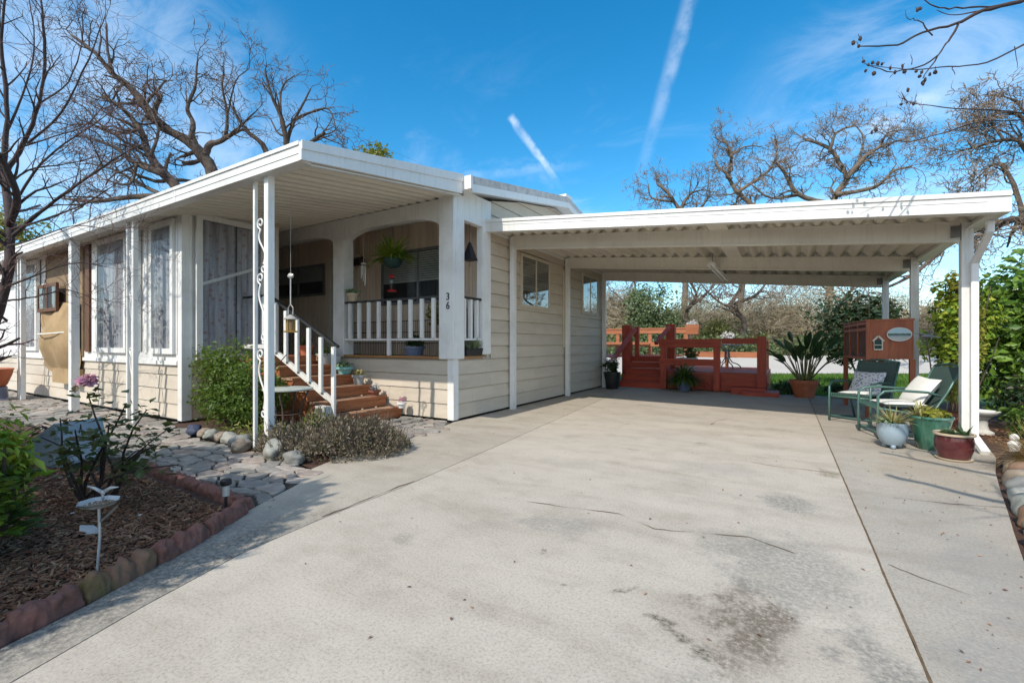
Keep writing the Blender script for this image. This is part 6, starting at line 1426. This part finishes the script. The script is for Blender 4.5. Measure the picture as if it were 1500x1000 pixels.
for pts in ([(1486,68),(1490,100)], [(1395,98),(1399,110)], [(1336,95),(1334,80)], [(1340,150),(1342,138)], [(1330,150),(1316,140)]): br([(x, y, .0) for x, y in pts], .004, .002, D)
for (x, y) in ((1250,63),(1258,68),(1260,57),(1265,90),(1272,95),(1278,92),(1286,93),(1292,94),(1280,108),(1268,104),(1304,100),(1322,97),(1311,106),(1325,105),(1350,106),(1355,117),(1352,122),(1362,109),(1370,106),(1342,105),(1347,112),(1348,13),(1344,15),(1338,152),(1320,153),(1330,132),(1283,190),(1277,194),(1293,205)):
    c = P(x, y, D + q.uniform(-.1,.1)); pm = MB(); PODS.append(pm); pm.blob(tuple(c), .016*q.uniform(.6,1.1), .014, .02*q.uniform(.6,1.2), x, 2, .2)
    tm.tube([c, c + Vector((q.gauss(0,.02), 0, q.gauss(.02,.03)))], .0025, 4)
tm.build('branches', M['bark_red'], t, smooth='all'); [k.build('seed_pod', M['bark_red'], t, smooth='all') for k in PODS]

# evergreens and brush
def leafy_tree(name, label, c, r, n, size, mat, seed, group=None, trunk=True, lumps=26):
    t = thing(name, label, 'tree', (c[0], c[1], 0), group); m = MB(); clump(m, c, r[0], r[1], r[2], n, size, seed, .45, .5, .1, .3, lumps); m.build('crown', M[mat], t)
    q = random.Random(seed); m = MB(); m.tube([(c[0], c[1], -.1), (c[0]+.1, c[1], c[2]*.5), (c[0], c[1], c[2])], [.2*r[2]/3, .15*r[2]/3, .05], 8)
    stems(m, (c[0], c[1], c[2]*.4), [(c[0]+q.uniform(-.7,.7)*r[0], c[1]+q.uniform(-.7,.7)*r[1], c[2]+q.uniform(-.2,.7)*r[2]) for _ in range(9)], .08*r[2]/3, seed); m.build('trunk', M['bark_oak'], t); return t
c = P(955,462,28); leafy_tree('evergreen_tree', 'bushy green tree behind the upper red deck', (c.x, c.y, 2.9), (2.4,1.8,2.5), 8000, .20, 'leaf_far', 120)
c = P(1085,480,27); leafy_tree('small_tree', 'small yellowish green bush behind the deck table', (c.x-1.4, c.y-.5, 1.9), (1.1,.9,1.1), 2400, .14, 'leaf_olive', 121)
c = P(548,230,34); leafy_tree('evergreen_tree', 'yellow-green treetop showing above the awning roof', (c.x, c.y, 14.3), (1.5,1.7,2.3), 3600, .34, 'leaf_yellow', 122)
c = P(25,330,20); leafy_tree('evergreen_tree', 'yellow-green leafy tree behind the left bare fruit tree', (c.x, c.y, 5.2), (2.1,2.0,2.3), 4200, .24, 'leaf_yellow', 123)
c = P(1160,470,40); leafy_tree('evergreen_tree', 'dull green tree among the brush behind the lawn', (c.x, c.y, 2.6), (2.4,2,2.6), 3500, .3, 'leaf_far', 124)
def brush(name, label, c, r, n, seed, mat='thicket', L=.9, tw=.012, kind=None):
    """leafless thicket of arching canes"""
    q = random.Random(seed); t = thing(name, label, 'thicket', (c[0], c[1], 0)); m = MB()
    for i in range(n):
        a, u = q.uniform(0, 2*PI), q.random()**.5; p = Vector((c[0]+r[0]*u*math.cos(a), c[1]+r[1]*u*math.sin(a), q.random()**.8*r[2]*(1-.55*u*u)))
        d = Vector((q.gauss(0,1), q.gauss(0,1), q.gauss(.25,.7))).normalized(); l = L*q.uniform(.5,1.4); pts = [p]
        for k in range(3): d = (d + Vector((q.gauss(0,.45), q.gauss(0,.45), q.gauss(-.1,.4)))).normalized(); pts.append(pts[-1] + d*l/3)
        m.tube(pts, [tw, tw*.8, tw*.6, tw*.35], 3, cap=False)
    m.build('canes', M[mat], t); return t
c = P(1165,503,29); brush('dry_thicket', 'tall tan thicket of bare canes behind the bird of paradise', (c.x, c.y), (4.4,2.2,5.4), 9000, 130)
c = P(1290,503,31); brush('dry_thicket', 'tan thicket of bare canes behind the rabbit hutch', (c.x, c.y), (3.8,2.2,5.0), 7000, 131)
c = P(1400,503,28); brush('dry_thicket', 'pale brown thicket between the hutch and the camellia', (c.x, c.y), (3.0,2.0,3.4), 4500, 132)
c = P(1020,503,34); brush('dry_thicket', 'brownish brush beyond the deck table', (c.x, c.y), (3.6,2.2,4.8), 9500, 133, 'thicket_far')
c = P(905,503,31); brush('dry_thicket', 'tan brush glimpsed between the home and green tree', (c.x, c.y), (3.2,2.2,5.2), 9000, 134)
c = P(1095,503,39); brush('dry_thicket', 'far olive brush between the deck table and the strappy plant', (c.x, c.y), (4.0,2.2,5.2), 8000, 135, 'thicket_far')
for i, (px, D_, sp) in enumerate(((1010,27,[([(1015,505),(1005,460),(1020,430),(1000,400)], .16, .05), ([(1010,450),(1040,425),(1060,400)], .1, .03)]), (1085,26,[([(1085,505),(1090,470),(1070,450),(1085,420),(1075,400)], .2, .06), ([(1078,445),(1110,430),(1130,400)], .12, .04), ([(1080,455),(1050,440),(1030,420)], .1, .03)]), (905,30,[([(900,505),(915,450),(930,425),(925,400)], .16, .05), ([(918,445),(895,425)], .08, .03)]), (1240,29,[([(1240,505),(1230,450),(1250,420),(1240,395)], .18, .05), ([(1232,440),(1200,415),(1185,400)], .1, .03)]))):
    b = P(px, 503, D_)
    traced_tree('bare_tree', ['slim bare tree seen above the deck rail under the carport beam','gnarled bare oak framed above the deck table under the carport beam','bare tree just right of the last driveway wall post','bare tree in the thicket above the strappy potted plant'][i], sp, D_, 140+i, 'bark_oak', 'twig_pale', b, 3, 1.5, 4, 'bare trees under the carport roofline', **RK)
# undergrowth and the far wood
def mass(name, label, pts, n, seed, h, mat, size, cat='undergrowth', asp=.5):
    q = random.Random(seed); m = MB()
    for i in range(n):
        k = q.randrange(len(pts)-1); a, b_ = Vector(pts[k]), Vector(pts[k+1]); p = a.lerp(b_, q.random()) + Vector((q.gauss(0,.5), q.gauss(0,.5)))
        hh = h*(.55 + .75*abs(noise.noise(Vector((p.x*.45, p.y*.45, seed)))) + .3*noise.noise(Vector((p.x*1.7, p.y*1.7, seed)))); z = hh*q.random()**.7
        d = Vector((q.gauss(0,1), q.gauss(0,1), q.gauss(.3,.8))).normalized(); s = size*q.uniform(.5,1.3); m.leaf(Vector((p.x, p.y, z)), d, Vector((q.gauss(0,1), q.gauss(-.6,1), q.gauss(.6,.6))).normalized(), s, s*asp, .1)
    return tag(m.build(name, M[mat], None), label, cat, kind='stuff')
mass('undergrowth', 'low ivy and dry undergrowth along the far side of the pale road', [RF(24.4,-14), RF(24.8,0), RF(25.4,10), RF(26.2,24)], 14000, 150, 2.0, 'leaf_far', .22)
mass('undergrowth', 'olive scrub rising behind the ivy along the road', [RF(27,-12), RF(27.6,4), RF(28.6,24)], 6500, 151, 3.0, 'leaf_olive', .25)
q = random.Random(152); m = MB()
for i in range(32000):
    a = math.radians(q.uniform(-105, 66)); D_ = q.uniform(46, 75); p = Vector((math.sin(a)*D_, math.cos(a)*D_, 0)); hh = 5.2*(.6 + .8*abs(noise.noise(Vector((p.x*.09, p.y*.09, 2)))) + .25*noise.noise(Vector((p.x*.5, p.y*.5, 3)))); p.z = hh*q.random()**.65
    d = Vector((q.gauss(0,.7), q.gauss(0,.7), q.gauss(.5,.6))).normalized(); L = q.uniform(.6,1.7)
    if q.random() < .62: m.tube([p, p + d*L*.5, p + (d + Vector((q.gauss(0,.3), q.gauss(0,.3), q.gauss(0,.3))))*L], [.035,.025,.012], 3, cap=False)
    else: m.leaf(p, d, Vector((q.gauss(0,1), -abs(q.gauss(0,1)), .5)).normalized(), .7, .4, .1)
tag(m.build('far_woods', M['thicket_far'], None), 'distant leafless woodland along the horizon', 'woods', kind='stuff')
# overhead wires
for i, (a, b_) in enumerate((((160,60,40),(520,250,60)), ((150,66,40),(520,258,60)), ((170,20,40),(560,215,60)))):
    p, r_e = P(*a), P(*b_); pts = [p.lerp(r_e, k/12) - Vector((0,0,.5*math.sin(PI*k/12))) for k in range(-3, 16)]; m = MB(); m.tube(pts, .012, 4)
    tag(m.build('power_line', M['cord'], None), ['thin power line crossing the sky behind the left oak, middle strand','thin power line crossing the sky behind the left oak, lowest strand','thin power line crossing the sky behind the left oak, topmost strand'][i], 'power line', 'overhead power lines')

# tall evergreen shrubs left of the driveway, beside the camera: they shade the bed and path
def screen(label, c, r, n, seed):
    t = thing('evergreen_screen', label, 'shrub', (c[0], c[1], 0), 'evergreen screen shading the bed'); m = MB(); q = random.Random(seed)
    for i in range(n):
        v = Vector((q.gauss(0,1), q.gauss(0,1), q.gauss(0,1))).normalized()*q.uniform(.55,1)**.6; v *= 1 + .05*noise.noise(v*4)
        p = Vector((c[0]+v.x*r[0], c[1]+v.y*r[1], c[2]+v.z*r[2]))
        if p.z < .03: continue
        d = Vector((q.gauss(0,1), q.gauss(0,1), q.gauss(0,1))).normalized(); s_ = q.uniform(.09,.18); m.leaf(p, d, (v + Vector((q.gauss(0,.5), q.gauss(0,.5), q.gauss(0,.5)))).normalized(), s_, s_*.55, .15)
    m.build('foliage', M['leaf_gloss'], t)
    m = MB(); stems(m, (c[0], c[1], -.02), [(c[0]+k*.3, c[1], c[2]+.6) for k in (-2,-1,0,1,2)], .05, seed); m.build('stems', M['bark_oak'], t)
screen('tall rounded evergreen shrub at the near end of the screen beside the driveway', (-4.02,-1.35,1.78), (1.15,.75,1.75), 9500, 160)
screen('tall evergreen shrub in the middle of the screen beside the bed', (-5.9,-1.25,1.85), (1.2,.8,1.95), 7500, 161)
screen('tall evergreen shrub at the far end of the screen beside the bed', (-7.8,-1.2,1.6), (1.1,.8,1.7), 5000, 162)
# bare tree beyond the right edge; its boughs reach over the stones
q = random.Random(170); t = thing('bare_tree', 'bare tree beyond the right edge whose boughs shade the river stones', 'tree', (3.7, 1.6, 0)); tm, sm = MB(), MB()
for pts, r0, r1 in (([(3.7,1.6,-.1), (3.65,1.7,1.2), (3.4,1.9,2.2), (2.9,2.1,3.0), (2.3,2.3,3.5), (1.5,2.6,3.8), (.8,2.9,4.0)], .11, .018), ([(3.4,1.9,2.2), (2.6,2.1,2.5), (1.9,2.0,2.75), (1.2,1.9,2.95), (.6,2.1,3.2)], .075, .03), ([(2.6,2.1,2.5), (2.0,2.6,2.8), (1.4,2.9,3.0), (.7,3.1,3.3)], .06, .022), ([(2.9,2.1,3.0), (2.6,1.6,3.5), (2.0,1.3,3.9), (1.4,1.2,4.2)], .05, .012)):
    out, rad = limb(tm, [Vector(p) for p in pts], r0, r1, q, .012)
    for i in range(9, len(out)):
        if q.random() < .55:
            dd = (out[i]-out[i-1]).normalized(); ax = dd.cross(Vector((q.gauss(0,1), q.gauss(0,1), q.gauss(0,1)))).normalized(); grow(tm, sm, out[i], Matrix.Rotation(q.uniform(.4,1.1), 3, ax) @ dd, q.uniform(.4,.8), max(.006, rad[i]*.5), 2, q, .18, .06, 2, .62, .6, 4, .003, (.4,.9))
tm.build('trunk', M['bark_red'], t, smooth='all'); sm.build('crown', M['twig_red'], t)
